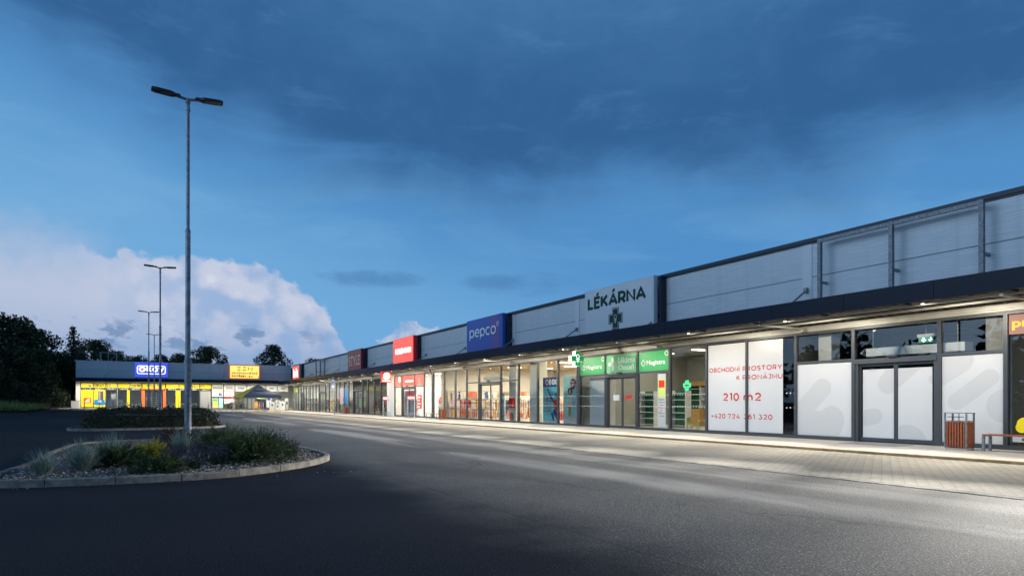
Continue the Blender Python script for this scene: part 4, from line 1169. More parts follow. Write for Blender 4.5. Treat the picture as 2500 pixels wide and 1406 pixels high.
# clothing shop posters hung right behind the glass
def figure_poster(v, F, a, t, k, d):
    """a flat printed figure: hair, face, shirt, raised arm, legs"""
    MB().fpoly(F, circ(a, t + 1.0 * k, 0.30 * k, 16, 0.26 * k), d, d + 0.001).build('printed_hair', M['hair'], v)
    g_ = MB().fpoly(F, circ(a, t + 0.95 * k, 0.13 * k, 14, 0.17 * k), d + 0.0012, d + 0.002)
    g_.fpoly(F, capsule(a + 0.2 * k, t + 0.55 * k, a + 0.62 * k, t - 0.2 * k, 0.055 * k), d + 0.0012, d + 0.002)
    g_.build('printed_skin', M['skin'], v)
    MB().fpoly(F, [(a - 0.25 * k, t + 0.7 * k), (a + 0.25 * k, t + 0.7 * k), (a + 0.3 * k, t + 0.4 * k), (a + 0.2 * k, t - 0.1 * k), (a - 0.2 * k, t - 0.1 * k)], d + 0.0022, d + 0.003).build('printed_shirt', M['plaster'], v)
    MB().fpoly(F, [(a - 0.2 * k, t - 0.1 * k), (a + 0.2 * k, t - 0.1 * k), (a + 0.12 * k, t - 0.85 * k), (a - 0.02 * k, t - 0.85 * k), (a - 0.04 * k, t - 0.35 * k), (a - 0.1 * k, t - 0.8 * k), (a - 0.2 * k, t - 0.8 * k)], d + 0.0032, d + 0.004).build('printed_trousers', M['woodlt'], v)


PD = -0.30
v = vinyl('hanging_poster', FR, -32.9, -31.15, 0.12, 2.78, M['teal'], 'turquoise hanging poster with violet 100 header and 180 Kč price', 'poster', 'posters behind the clothing shop glass', PD - 0.03, PD)
MB().fbox(FR, -32.9, -31.15, 2.22, 2.78, PD + 0.001, PD + 0.003).build('header_band', M['navy'], v)
text('100', FR, -32.2, -31.2, 2.32, 2.68, PD + 0.004, M['white'], v, bold=0.06, th=0.003)
MB().fring(FR, circ(-32.45, 2.5, 0.17), circ(-32.45, 2.5, 0.12), PD + 0.004, PD + 0.006).build('round_mark', M['white'], v)
text('180', FR, -32.8, -32.0, 1.32, 1.62, PD + 0.002, M['darkred'], v, bold=0.012, th=0.003)
text('Kč', FR, -31.98, -31.72, 1.32, 1.48, PD + 0.002, M['darkred'], v, th=0.003)
for i, a1 in enumerate((-32.35, -31.7, -31.95, -32.0)):
    MB().fbox(FR, -32.8, a1, 1.16 - i * 0.13, 1.20 - i * 0.13, PD + 0.001, PD + 0.002).build('print_line', M['darkred'], v)
g = MB().fpoly(FR, capsule(-32.35, 2.05, -32.3, 1.98, 0.08), PD + 0.003, PD + 0.004).fpoly(FR, circ(-31.45, 1.72, 0.13, 14, 0.17), PD + 0.003, PD + 0.004); g.build('printed_skin', M['skin2'], v)
MB().fpoly(FR, capsule(-32.25, 1.9, -31.75, 1.35, 0.07), PD + 0.0045, PD + 0.006).fpoly(FR, capsule(-31.65, 0.75, -31.3, 0.35, 0.14), PD + 0.0045, PD + 0.006).fpoly(FR, capsule(-31.9, 0.62, -31.75, 0.3, 0.1), PD + 0.0065, PD + 0.007).build('printed_jeans', M['navy'], v)
MB().fpoly(FR, [(-31.75, 1.45), (-31.2, 1.5), (-31.2, 0.75), (-31.6, 0.8)], PD + 0.0072, PD + 0.008).build('printed_shirt', M['red'], v)
v = vinyl('hanging_poster', FR, -30.72, -29.2, 0.12, 2.78, M['palteal'], 'pale turquoise hanging poster with a red HIT! disc and a laughing figure', 'poster', 'posters behind the clothing shop glass', PD - 0.03, PD)
figure_poster(v, FR, -30.05, 1.15, 0.78, PD + 0.001)
MB().fpoly(FR, circ(-29.75, 2.35, 0.30, 24), PD + 0.006, PD + 0.008).build('disc', M['darkred'], v)
text('HIT!', FR, -29.97, -29.53, 2.16, 2.36, PD + 0.009, M['white'], v, bold=0.03, th=0.002)
text('CENOVÝ', FR, -29.97, -29.53, 2.42, 2.53, PD + 0.009, M['white'], v, bold=0.02, th=0.002)
MB().fbox(FR, -30.7, -29.35, 0.2, 0.52, PD + 0.005, PD + 0.007).build('info_panel', M['ltgrey'], v)
for nm, y, x, lab in (('standing_banner', 39.9, 21.9, 'blue standing banner reading NOVA KOLEKCE behind the left door leaf'), ('standing_banner', 37.5, 21.7, 'blue standing banner reading NOVA KOLEKCE right of the clothing shop doors')):
    o = root(nm, (x, y, 0.02), lab, 'banner', 'standing banners of the clothing shop')
    F2 = Face('x', x)
    MB().box((x, y - 0.34, 0.05), (x + 0.05, y + 0.34, 1.92)).build('panel', M['blue'], o)
    MB().box((x - 0.12, y - 0.36, 0.02), (x + 0.18, y + 0.36, 0.05)).build('foot', M['grey'], o)
    M['vert'] = M['white']
    for wd, da, t0, t1 in (('NOVA', -0.22, 0.4, 1.25), ('KOLEKCE', 0.04, 0.4, 1.25)):
        L_ = text(wd, Face('x', 0), 0, t1 - t0, 0, 0.2, 0, M['white'], None, bold=0.03, th=0.004)
        for vtx in L_.data.vertices:               # turn the words to run upwards
            c0 = vtx.co.copy(); a_, t_ = -c0.y, c0.z
            vtx.co = Vector((-0.006 + c0.x, -(-0.0 + da - t_ + 0.2), t0 - 0.02 + a_))
        L_.parent = o
    MB().fbox(F2, -y - 0.25, -y + 0.25, 1.5, 1.8, 0.001, 0.004).build('white_label', M['ltgrey'], o)
# chemist vinyls
for a0, a1, lab in ((-58.74, -56.86, 'red vinyl strip with a white bell shape left of the chemist doors'), (-56.74, -53.56, 'red vinyl strip with round emblem above the chemist doors'), (-53.44, -51.42, 'plain red vinyl strip right of the chemist doors')):
    v = vinyl('window_vinyl', FR, a0, a1, 2.80, 3.71, M['lit_red2'], lab)
    mid_ = (a0 + a1) / 2
    if 'round' in lab:
        text('ROSSMANN', FR, mid_ - 0.8, mid_ + 1.2, 3.12, 3.30, VD1 + 0.001, M['lit_letter'], v, bold=0.01, th=0.003)
    elif 'bell' in lab:
        MB().fpoly(FR, circ(mid_ + 0.3, 3.4, 0.27, 18), VD1 + 0.001, VD1 + 0.003).build('emblem', M['lit_letter'], v)
    MB().fpoly(FR, [(mid_ - 0.45, 2.81), (mid_ + 0.45, 2.81), (mid_ + 0.38, 3.1), (mid_ + 0.15, 3.38), (mid_ - 0.15, 3.38), (mid_ - 0.38, 3.1)] if 'round' not in lab else [(mid_ - 1.3, 2.81), (mid_ - 0.9, 2.81), (mid_ - 1.0, 3.1), (mid_ - 1.2, 3.1)], VD1 + 0.0035, VD1 + 0.005).build('pale_shape', M['lit_red'], v)
v = root('door_lettering', (FX + 0.12, 55.1, 2.0), 'red ROSSMANN lettering across the white chemist doors', 'lettering')
MB().fbox(FR, -56.4, -53.9, 0.1, 2.38, -0.19, -0.172).build('white_backing', M['white'], v)
stext('ROSSMANN', FR, -56.3, -53.7, 2.02, 0.30, -0.13, M['red'], v, w=0.12, th=0.005, serif=True)
o = vinyl('window_vinyl', FR, -52.9, -51.9, 0.75, 1.95, M['red'], 'red and white price poster on the window right of the chemist doors', 'poster')
g = MB()
for i in range(4): g.fbox(FR, -52.85, -52.3 + 0.1 * (i % 2), 0.82 + i * 0.28, 1.0 + i * 0.28, VD1 + 0.001, VD1 + 0.003)
g.build('white_boxes', M['white'], o)

# ------------------------------------------------------------------ things standing on the pavement
def litter_bin(x, y, label):
    o = root('litter_bin', (x, y, 0), label, 'bin', 'slatted litter bins on the pavement')
    hw, hd = 0.265, 0.2
    MB().box((x - hd, y - hw, 0.0), (x + hd, y + hw, 0.06)).build('base', M['concrete'], o, bevel=0.01)
    fr = MB()
    for sx in (-1, 1):
        for sy in (-1, 1): fr.box((x + sx * hd - 0.018, y + sy * hw - 0.018, 0.06), (x + sx * hd + 0.018, y + sy * hw + 0.018, 1.0))
    fr.box((x - hd - 0.02, y - hw - 0.02, 1.0), (x + hd + 0.02, y + hw + 0.02, 1.02)).box((x - hd + 0.02, y - hw + 0.02, 0.78), (x + hd - 0.02, y + hw - 0.02, 0.80))
    fr.build('frame', M['galv'], o)
    MB().box((x - hd + 0.03, y - hw + 0.03, 0.07), (x + hd - 0.03, y + hw - 0.03, 0.76)).build('liner', M['black'], o)
    MB().box((x - hd - 0.01, y - 0.2, 0.895), (x - hd + 0.02, y + 0.2, 0.915)).box((x - hd - 0.005, y - 0.09, 0.80), (x - hd + 0.012, y - 0.075, 1.0)).box((x - hd - 0.005, y + 0.075, 0.80), (x - hd + 0.012, y + 0.09, 1.0)).build('ash_bar', M['black'], o)
    n = 7
    for k in range(n):
        yc = y - hw + 0.055 + k * (2 * hw - 0.11) / (n - 1)
        for sx in (-1, 1): MB().box((x + sx * hd - 0.013, yc - 0.024, 0.08), (x + sx * hd + 0.013, yc + 0.024, 0.77)).build('slat', M['wood'], o, bevel=0.006)
    for k in range(5):
        xc = x - hd + 0.055 + k * (2 * hd - 0.11) / 4
        for sy in (-1, 1): MB().box((xc - 0.026, y + sy * hw - 0.013, 0.08), (xc + 0.026, y + sy * hw + 0.013, 0.77)).build('slat', M['wood'], o, bevel=0.006)
    return o


b0 = litter_bin(19.45, 9.3, 'wood slatted litter bin in front of the white papered window')
dup(b0, (19.5, 44.8, 0), label='wood slatted litter bin beside the bench at the clothing shop')
dup(b0, (19.5, 71.6, 0), label='wood slatted litter bin far along the row near the pole sign')


def bench(x, y, label):
    o = root('bench', (x, y, 0), label, 'bench', 'wooden benches on the pavement')
    for k in range(4):
        MB().box((x - 0.2 + k * 0.105, y - 1.02, 0.42), (x - 0.11 + k * 0.105, y + 1.02, 0.455)).build('seat_slat', M['wood'], o, bevel=0.006)
    for sy in (-1, 1):
        for sx in (-1, 1):
            MB().box((x + sx * 0.18 - 0.03, y + sy * 0.98 - 0.03, 0), (x + sx * 0.18 + 0.03, y + sy * 0.98 + 0.03, 0.395)).build('leg', M['galv'], o)
        MB().box((x - 0.2, y + sy * 0.98 - 0.025, 0.396), (x + 0.2, y + sy * 0.98 + 0.025, 0.419)).build('crossbar', M['galv'], o)
    return o


b0 = bench(19.6, 7.72, 'wooden bench cut by the right edge beside the slatted bin')
dup(b0, (19.6, 46.8, 0), label='wooden bench on the pavement between the chemist and the clothing shop')
dup(b0, (19.5, 73.4, 0), label='wooden bench far along the row beyond the pole sign')


def bike_stand(x, y, label):
    o = root('bicycle_stand', (x, y, 0), label, 'bicycle stand', 'bicycle stands with red boards')
    for sy in (-1, 1): MB().tube([(x, y + sy * 0.8, 0), (x, y + sy * 0.8, 1.86)], 0.022, 8).build('post', M['white'], o)
    MB().box((x - 0.02, y - 0.8, 1.5), (x + 0.02, y + 0.8, 1.86)).build('board', M['lit_red2'], o)
    stext('ROSSMANN', Face('x', x - 0.02), -y - 0.65, -y + 0.65, 1.6, 0.17, 0.002, M['lit_letter'], o, w=0.2, th=0.004)
    for k in range(6):
        yk = y - 0.75 + k * 0.3
        MB().tube([(x - 0.25, yk, 0.02), (x - 0.25, yk, 0.25), (x - 0.1, yk, 0.42), (x + 0.1, yk + 0.05, 0.42), (x + 0.2, yk + 0.05, 0.25), (x + 0.2, yk + 0.05, 0.02)], 0.014, 6).build('hoop', M['galv'], o)
    MB().box((x - 0.27, y - 0.85, 0.0), (x - 0.23, y + 0.85, 0.02)).box((x + 0.18, y - 0.85, 0.0), (x + 0.22, y + 0.85, 0.02)).build('rail', M['galv'], o)
    return o


b0 = bike_stand(19.3, 57.3, 'bicycle stand with a red ROSSMANN board left of the chemist doors')
b1 = bike_stand(19.3, 50.9, 'bicycle stand with a red ROSSMANN board right of the chemist doors')
tag(MB().box((19.2, 10.9, 0.002), (20.2, 12.7, 0.012)).build('door_mat', M['grey']), 'grey mat sunk in the pavement before the papered double doors', 'mat')

# ------------------------------------------------------------------ inside the shops
rng = random.Random(3)
cloth_cols = [(200, 190, 214), (224, 190, 186), (178, 196, 176), (226, 218, 200), (70, 74, 96), (214, 120, 90), (190, 64, 74), (236, 206, 120), (150, 130, 110), (60, 110, 170), (232, 232, 226), (120, 98, 140)]
CL = [mat('cloth_%s' % n_, lin(*c_), 0.85, 0, 0.12, 12) for n_, c_ in zip(('lilac', 'pink', 'sage', 'cream', 'ink', 'rust', 'red', 'straw', 'taupe', 'denim', 'white', 'plum'), cloth_cols)]


def garment(mb, x, y, z, w, h):
    t = 0.022
    pts = [(-w * .5, -.13), (-w * .2, 0), (w * .2, 0), (w * .5, -.13), (w * .42, -.25), (w * .30, -.2), (w * .33, -h), (-w * .33, -h), (-w * .30, -.2), (-w * .42, -.25)]
    return mb.fpoly(Face('y', y), [(x + a, z + b_) for a, b_ in pts], -t, t)


def clothes_rack(x, y, two, label, pal):
    o = root('clothes_rack', (x, y, 0.02), label, 'clothes rack', 'clothes racks inside the clothing shop')
    H = 1.5
    f = MB().tube([(x, y - 0.8, 0.02), (x, y - 0.8, H), (x, y + 0.8, H), (x, y + 0.8, 0.02)], 0.016, 6)
    f.box((x - 0.25, y - 0.82, 0.02), (x + 0.25, y - 0.78, 0.05)).box((x - 0.25, y + 0.78, 0.02), (x + 0.25, y + 0.82, 0.05))
    if two: f.tube([(x, y - 0.8, 0.75), (x, y + 0.8, 0.75)], 0.014, 6)
    f.build('frame', M['dkgrey'], o)
    col = rng.choice(pal)
    for lv in ([H, 0.74] if two else [H]):
        for k in range(11):
            if rng.random() < 0.35: col = rng.choice(pal)
            garment(MB(), x + rng.uniform(-.02, .02), y - 0.72 + k * 0.144, lv - 0.03, rng.uniform(.42, .5), rng.uniform(.5, .62) if two else rng.uniform(.7, 1.05)).build('garment', CL[col], o)
    return o


LR = 'clothes rack full of hanging garments on the clothing shop floor'
P1 = clothes_rack(22.3, 43.9, True, LR, [0, 1, 2, 3, 7, 10, 0]); P2 = clothes_rack(24.6, 41.5, True, LR, [1, 3, 5, 6, 10, 8]); P3 = clothes_rack(23.2, 32.2, True, LR, [6, 1, 4, 9, 7, 10]); P4 = clothes_rack(26.5, 37.0, False, LR, [3, 8, 2, 4, 10])
P1.rotation_euler.z = 1.2; P2.rotation_euler.z = 1.5; P3.rotation_euler.z = 1.3
for p, x, y, rz in ((P2, 22.4, 46.1, 1.4), (P3, 22.9, 34.6, 1.3), (P4, 23.3, 38.6, 1.2), (P1, 25.0, 38.9, 1.5), (P2, 25.2, 34.0, 1.3), (P1, 25.6, 31.0, 1.6), (P3, 27.6, 41.0, 1.4), (P2, 27.6, 44.5, 1.5), (P1, 28.2, 34.2, 1.2), (P4, 23.5, 30.2, 1.2), (P3, 25.0, 45.5, 1.5), (P2, 28.5, 38, 1.2), (P4, 23.2, 41.6, 1.4), (P1, 24.2, 35.6, 1.4), (P3, 22.0, 42.0, 1.1)):
    dup(p, (x, y, 0.02), rz)
# wall displays with rows of hanging goods along the back and side wall
def wall_display(x0, x1, y, label, seed, zs=(0.74, 1.49, 2.2)):
    r_ = random.Random(seed)
    o = root('wall_display', ((x0 + x1) / 2, y, 0.02), label, 'wall display', 'wall displays of the clothing shop')
    b_ = MB().box((x0, y, 0.02), (x1, y + 0.04, zs[-1] + 0.1))
    b_.build('backboard', M['plaster'], o)
    for z in zs: MB().tube([(x0, y - 0.25, z), (x1, y - 0.25, z)], 0.012, 5).build('rail', M['dkgrey'], o)
    n = int((x1 - x0) / 0.25)
    for z in zs:
        col = 0
        for k in range(n):
            if r_.random() < .6: col = r_.choice([0, 1, 2, 3, 5, 6, 7, 8, 10, 9, 4, 10, 3, 1])
            if r_.random() < .06: continue
            garment(MB(), x0 + 0.2 + k * 0.25, y - 0.12 - 0.07 * (k % 3), z - r_.uniform(0, .05), r_.uniform(.34, .44), r_.uniform(.45, .62)).build('garment', CL[col], o)
    return o


wall_display(21.2, 25.6, 47.7, 'long wall display of hanging clothes on the left side wall near the glass', 1)
wall_display(25.9, 30.3, 47.7, 'long wall display of hanging clothes deep on the left side wall', 2)
wall_display(23.6, 26.8, 43.2, 'free standing display of hanging clothes behind the blue banners', 4, (0.9, 1.7))
wall_display(22.6, 25.2, 36.9, 'free standing display of hanging clothes behind the white column', 5, (0.85, 1.6))
tag(MB().box((21.2, 34.0, 0.02), (21.9, 34.9, 4.05)).build('column', M['plaster']), 'white square column behind the clothing shop glass', 'column')
tag(MB().box((20.95, 33.4, 0.02), (21.15, 34.0, 0.62)).build('display_plinth', M['ltgrey']), 'low grey plinth at the foot of the white column', 'plinth')
o = root('fire_point', (21.2, 37.1, 0.02), 'red fire hose cabinet with an extinguisher beneath, beside the clothing shop doors', 'fire cabinet')
MB().box((21.2, 36.7, 0.02), (21.3, 37.6, 3.9)).build('backing_wall', M['plaster'], o)
MB().box((21.05, 36.85, 0.95), (21.19, 37.4, 1.6)).build('cabinet', M['red'], o)
MB().tube([(21.08, 37.1, 0.06), (21.08, 37.1, 0.55), (21.08, 37.1, 0.62)], [0.08, 0.08, 0.03], 12).build('extinguisher', M['red'], o)
tag(MB().box((22.0, 36.05, 0.02), (22.3, 36.3, 0.75)).build('floor_sign', M['yellow']), 'yellow wet floor sign right of the blue banner', 'floor sign')
o = root('air_curtain', (21.0, 39.4, 2.85), 'pale air curtain unit above the clothing shop doors', 'air curtain')
MB().box((20.85, 38.0, 2.85), (21.3, 40.7, 3.08)).build('casing', M['ltgrey'], o, bevel=0.03)
# pharmacy furniture
for i, y in enumerate((21.0, 22.3, 23.6, 24.9, 26.2, 27.5)):
    o = root('shelf_unit', (27.8, y, 0.02), 'green backed shelf unit with empty white shelves in the pharmacy', 'shelf unit', 'shelf units of the pharmacy')
    MB().box((28.1, y - 0.6, 0.02), (28.14, y + 0.6, 2.25)).build('back_panel', M['shelfgreen'], o)
    MB().box((27.75, y - 0.63, 0.02), (28.1, y - 0.6, 2.25)).box((27.75, y + 0.6, 0.02), (28.1, y + 0.63, 2.25)).build('side_panel', M['white'], o)
    for k in range(7): MB().box((27.76, y - 0.595, 0.1 + k * 0.33), (28.09, y + 0.595, 0.125 + k * 0.33)).build('shelf', M['white'], o)
    MB().box((27.72, y - 0.64, 2.26), (28.12, y + 0.64, 2.5)).build('wood_top', M['woodlt'], o)
for y in (24.3, 26.6):
    o = root('shelf_unit', (23.6, y, 0.02), 'green and white gondola shelf unit near the pharmacy doors', 'shelf unit', 'gondola shelf units of the pharmacy')
    MB().box((23.9, y - 0.55, 0.02), (23.94, y + 0.55, 1.9)).build('back_panel', M['shelfgreen'], o)
    MB().box((23.5, y - 0.58, 0.02), (23.9, y - 0.55, 1.9)).box((23.5, y + 0.55, 0.02), (23.9, y + 0.58, 1.9)).build('side_panel', M['white'], o)
    for k in range(6): MB().box((23.51, y - 0.545, 0.1 + k * 0.33), (23.89, y + 0.545, 0.125 + k * 0.33)).build('shelf', M['white'], o)
tag(MB().box((21.0, 26.75, 0.02), (21.5, 28.3, 2.6)).build('white_cabinet', M['white']), 'tall white cabinet block standing behind the left pharmacy window', 'cabinet')
tag(MB().box((25.2, 21.9, 0.02), (25.3, 23.6, 2.4)).build('wood_partition', M['wood']), 'brown wooden partition inside the pharmacy', 'partition')
tag(MB().box((26.0, 25.2, 0.02), (26.5, 26.2, 0.95)).build('counter', M['woodlt']), 'light wood counter deep inside the pharmacy', 'counter')
kid = mat('pale_lime_plastic', lin(206, 206, 120), 0.5)
o = root('play_table', (21.9, 20.7, 0.02), 'pale lime children table inside the pharmacy window', 'table')
MB().box((21.6, 20.3, 0.47), (22.2, 21.1, 0.51)).build('tabletop', kid, o, bevel=0.01)
for sx, sy in ((-1, -1), (1, -1), (-1, 1), (1, 1)):
    MB().tube([(21.9 + sx * .25, 20.7 + sy * .35, 0.02), (21.9 + sx * .22, 20.7 + sy * .32, 0.47)], 0.03, 8).build('leg', kid, o)


def kid_chair(x, y, rz, label):
    o = root('play_chair', (x, y, 0.02), label, 'chair', 'lime chairs at the play table', 0)
    MB().box((x - .16, y - .16, 0.28), (x + .16, y + .16, 0.31)).build('seat', kid, o)
    MB().box((x - .16, y + .13, 0.313), (x + .16, y + .16, 0.62)).build('backrest', kid, o)
    for sx, sy in ((-1, -1), (1, -1), (-1, 1), (1, 1)):
        MB().box((x + sx * .14 - .018, y + sy * .14 - .018, 0.02), (x + sx * .14 + .018, y + sy * .14 + .018, 0.279)).build('leg', kid, o)
    o.rotation_euler = (0, 0, rz)
    return o


kid_chair(21.6, 21.4, 0.2, 'lime child chair left of the play table'); kid_chair(22.5, 21.2, -0.5, 'lime child chair behind the play table')
for k, (x, y, z, w, h) in enumerate(((22.9, 20.1, 0.02, .42, .36), (22.95, 20.15, 0.385, .36, .30), (23.5, 20.0, 0.02, .42, .4), (22.8, 21.35, 0.02, .34, .28), (23.4, 20.9, 0.02, .38, .46), (22.92, 20.12, 0.69, .26, .24))):
    tag(MB().box((x - w / 2, y - w / 2, z), (x + w / 2, y + w / 2, z + h)).build('cardboard_box', M['woodlt'], bevel=0.012), ('brown box %s behind the play table' % ('on the floor at the front', 'in the middle of the stack', 'on the floor at the back', 'low one beside the stack', 'tall one beside the stack', 'topmost of the stack')[k]), 'box', 'brown boxes in the pharmacy')
# papered shop, seen through its top lights
o = root('air_curtain', (21.2, 11.8, 2.85), 'long pale air curtain box above the papered double doors', 'air curtain')
MB().box((21.0, 9.9, 2.82), (21.5, 12.9, 3.1)).build('casing', M['white'], o, bevel=0.02)
MB().tube([(21.25, 12.8, 3.1), (21.25, 12.8, 4.1)], 0.012, 6).tube([(21.25, 10.2, 3.1), (21.25, 10.2, 4.1)], 0.012, 6).build('hanger', M['ltgrey'], o)
MB().tube([(21.1, 12.95, 2.9), (21.1, 13.1, 2.95), (21.2, 13.0, 3.1)], 0.05, 8).build('pipe', M['ltgrey'], o)
o = root('exit_sign', (21.8, 11.4, 3.2), 'green exit sign box with white arrow hanging inside the papered shop', 'exit sign')
MB().box((21.75, 11.15, 3.40), (21.85, 11.65, 3.5)).build('housing', M['white'], o)
MB().box((21.78, 11.18, 3.22), (21.82, 11.62, 3.398)).build('legend_plate', M['exit'], o)
EF = Face('x', 21.78)
MB().fpoly(EF, [(-11.54, 3.31), (-11.46, 3.24), (-11.38, 3.31), (-11.43, 3.31), (-11.43, 3.37), (-11.49, 3.37), (-11.49, 3.31)], 0.001, 0.004).fpoly(EF, circ(-11.24, 3.36, 0.018, 10), 0.001, 0.004).fpoly(EF, capsule(-11.26, 3.26, -11.25, 3.33, 0.014), 0.001, 0.004).fpoly(EF, capsule(-11.31, 3.30, -11.2, 3.31, 0.008), 0.001, 0.003).build('pictogram', M['lit_white'], o)
MB().tube([(21.8, 11.4, 3.5), (21.8, 11.4, 4.12)], 0.008, 6).build('rod', M['ltgrey'], o)
tag(MB().box((21.3, 14.35, 0.02), (21.8, 14.85, 4.1)).build('column', M['plaster']), 'pale square column behind the top light left of the double doors', 'column')
tag(MB().box((21.0, 8.8, 0.02), (21.4, 9.35, 4.1)).build('wall_pier', M['concrete']), 'bare concrete pier behind the top light right of the double doors', 'pier')
o = root('cable_tray', (24, 12, 3.85), 'thin metal cable trays under the ceiling of the papered shop', 'cable tray')
MB().box((23.4, 8.9, 3.86), (23.6, 15.1, 3.9)).box((26, 8.9, 3.86), (26.2, 15.1, 3.9)).box((22, 12, 3.95), (29, 12.15, 3.98)).build('tray', M['grey'], o)
# goods gondolas in the far shops and the chemist: shelves with packed goods
good_cols = [M['red'], M['white'], M['blue'], M['lime'], M['orange'], M['navy'], M['ltgrey'], M['yellow'], M['teal'], M['dkgrey'], CL[1], CL[3]]


def gondola(x, y, L, H, label, grp, seed, frame='ltgrey', pal=None, along='y'):
    r_ = random.Random(seed); pal = pal or good_cols
    o = root('goods_shelf', (x, y, 0.02), label, 'goods shelf', grp)
    MB().box((x + .2, y - L / 2, 0.02), (x + .24, y + L / 2, H)).build('back_panel', M[frame], o)
    sh = MB(); gd = MB(); z = 0.12
    while z < H - 0.15:
        sh.box((x - 0.22, y - L / 2, z - 0.02), (x + 0.199, y + L / 2, z))
        yy_ = y - L / 2 + 0.02
        while yy_ < y + L / 2 - 0.1:
            w = r_.uniform(0.08, 0.22); h = r_.uniform(0.14, 0.3)
            if r_.random() < 0.88: gd.box((x - 0.2 + r_.uniform(0, .05), yy_, z + 0.001), (x + 0.15, min(yy_ + w - 0.01, y + L / 2), z + h), r_.randrange(len(pal)))
            yy_ += w
        z += 0.36
    sh.build('shelves', M[frame], o)
    g_ = gd.build('goods', pal, o); g_['kind'] = 'stuff'
    return o


g1 = gondola(22.0, 63.5, 2.0, 1.5, 'goods shelf behind the glass of the far dark shop', 'goods shelves of the far shops', 1, 'grey')
for x, y in ((23.5, 65.5), (22.2, 67.2), (24.5, 62.5)):
    dup(g1, (x, y, 0.02), R(80))
g2 = gondola(22.0, 75.5, 1.8, 2.0, 'packed goods shelf inside the shop beside the pole sign', 'goods shelves of the shop by the pole sign', 2)
for x, y in ((22.0, 77.6), (22.2, 79.7), (22.1, 82.2), (23.6, 84.8), (22.2, 88.3), (24.5, 78), (24.5, 81)):
    dup(g2, (x, y, 0.02), R(70) if y > 79 else None)
g3 = gondola(22.0, 91.6, 1.8, 1.9, 'packed goods shelf inside the corner shop', 'goods shelves of the corner shop', 3)
for x, y in ((21.8, 93.8), (22.0, 96.2), (22.0, 98.4), (23.4, 100.3), (22.0, 102.2), (21.9, 104.3), (22.5, 106.0)):
    dup(g3, (x, y, 0.02), R(75) if y < 101 else None)
g4 = gondola(23.2, 49.2, 1.6, 1.9, 'bright packed goods shelf inside the chemist', 'goods shelves of the chemist', 4, 'white', [M['white'], M['red'], M['white'], CL[1], CL[3], M['ltgrey'], M['orange']])
for x, y in ((24.5, 52.0), (24.4, 55), (22.0, 57.9), (26, 50.5)):
    dup(g4, (x, y, 0.02), R(80))
for y, col, lab in ((78.0, 'lavp', 'pale violet hanging poster in the far shop window'), (75.9, 'blue', 'blue hanging poster in the far shop window')):
    M.setdefault('lavp', mat('pale_violet', lin(190, 166, 184), 0.5))
    vinyl('window_poster', FR, -y - 0.7, -y + 0.8, 1.1 if col != 'blue' else 1.2, 3.0, M[col], lab, 'poster')
v = vinyl('window_vinyl', FR, -106.4, -103.3, 2.9, 3.6, M['lime'], 'lime board along the top of the corner shop window left of its door')

# ------------------------------------------------------------------ vinyl and goods of the far block
FD0, FD1 = -0.05, -0.03
TOPB = 4.1 - 0.09


def fv(a0, a1, t0, t1, m_, label, cat='window vinyl', name='window_vinyl', grp='vinyl sheets on the far windows'):
    o = root(name, BK.pt((a0 + a1) / 2, t0, FD1), label, cat, grp)
    MB().fbox(BK, a0, a1, t0, t1, FD0, FD1).build('sheet', m_, o)
    return o


yel = emat('backlit_yellow', lin(250, 222, 20), 0.10)
band = [(-7.68, -6.31, 'yellow strip with the shopping cart mark at the left end of the far windows'), (-6.21, -4.84, 'first yellow strip reading OKAY'), (-4.74, -3.42, 'yellow strip reading CZ left of the orange door'), (-3.32, -1.92, 'blank yellow strip left of the ELEKTRO strip'),
        (-1.82, -0.44, 'yellow strip reading ELEKTRO beside the orange door frame'), (-0.30, 2.54, 'yellow strip reading NÁBYTEK over the orange door'), (2.68, 4.31, 'blank yellow strip right of the orange door'), (4.41, 5.42, 'narrow blank yellow strip before the second OKAY strip'), (5.52, 7.05, 'second yellow strip reading OKAY'), (7.15, 8.68, 'yellow strip reading CZ above the grey shutter')]
bo = []
for a0, a1, lab in band: bo.append(fv(a0, a1, 3.36, TOPB, yel, lab))
TD = FD1 + 0.002
stext('OKAY.', BK, -6.14, -4.88, 3.47, 0.40, TD, M['black'], bo[1], w=0.17, th=0.01)
stext('CZ', BK, -4.70, -4.2, 3.47, 0.40, TD, M['black'], bo[2], w=0.17, th=0.01)
stext('ELEKTRO', BK, -1.65, -0.46, 3.48, 0.38, TD, M['black'], bo[4], w=0.14, th=0.01)
stext('| NÁBYTEK', BK, 0.3, 2.2, 3.48, 0.38, TD, M['black'], bo[5], w=0.14, th=0.01)
stext('OKAY.', BK, 5.7, 7.02, 3.47, 0.40, TD, M['black'], bo[8], w=0.17, th=0.01)
stext('CZ', BK, 7.2, 7.75, 3.47, 0.40, TD, M['black'], bo[9], w=0.17, th=0.01)
MB().fpoly(BK, [(-6.95, 3.75), (-6.85, 3.75), (-6.82, 3.68), (-6.45, 3.66), (-6.52, 3.52), (-6.8, 3.52), (-6.88, 3.72), (-6.95, 3.72)], TD, TD + 0.01).fpoly(BK, circ(-6.76, 3.45, 0.035, 10), TD, TD + 0.01).fpoly(BK, circ(-6.56, 3.45, 0.035, 10), TD, TD + 0.01).build('cart_mark', M['black'], bo[0])
words = [(-7.68, -6.31, 'TV – IT'), (-6.21, -4.84, 'SUŠIČKY'), (-4.74, -3.42, 'PRAČKY'), (-3.32, -1.92, 'LEDNICE'), (-1.82, -0.44, 'SEDAČKY'), (2.68, 4.31, 'POSTELE'), (4.41, 5.42, 'SUŠIČKY'), (5.52, 7.05, 'PRAČKY'), (7.15, 8.68, 'LEDNICE')]
cnt = {}
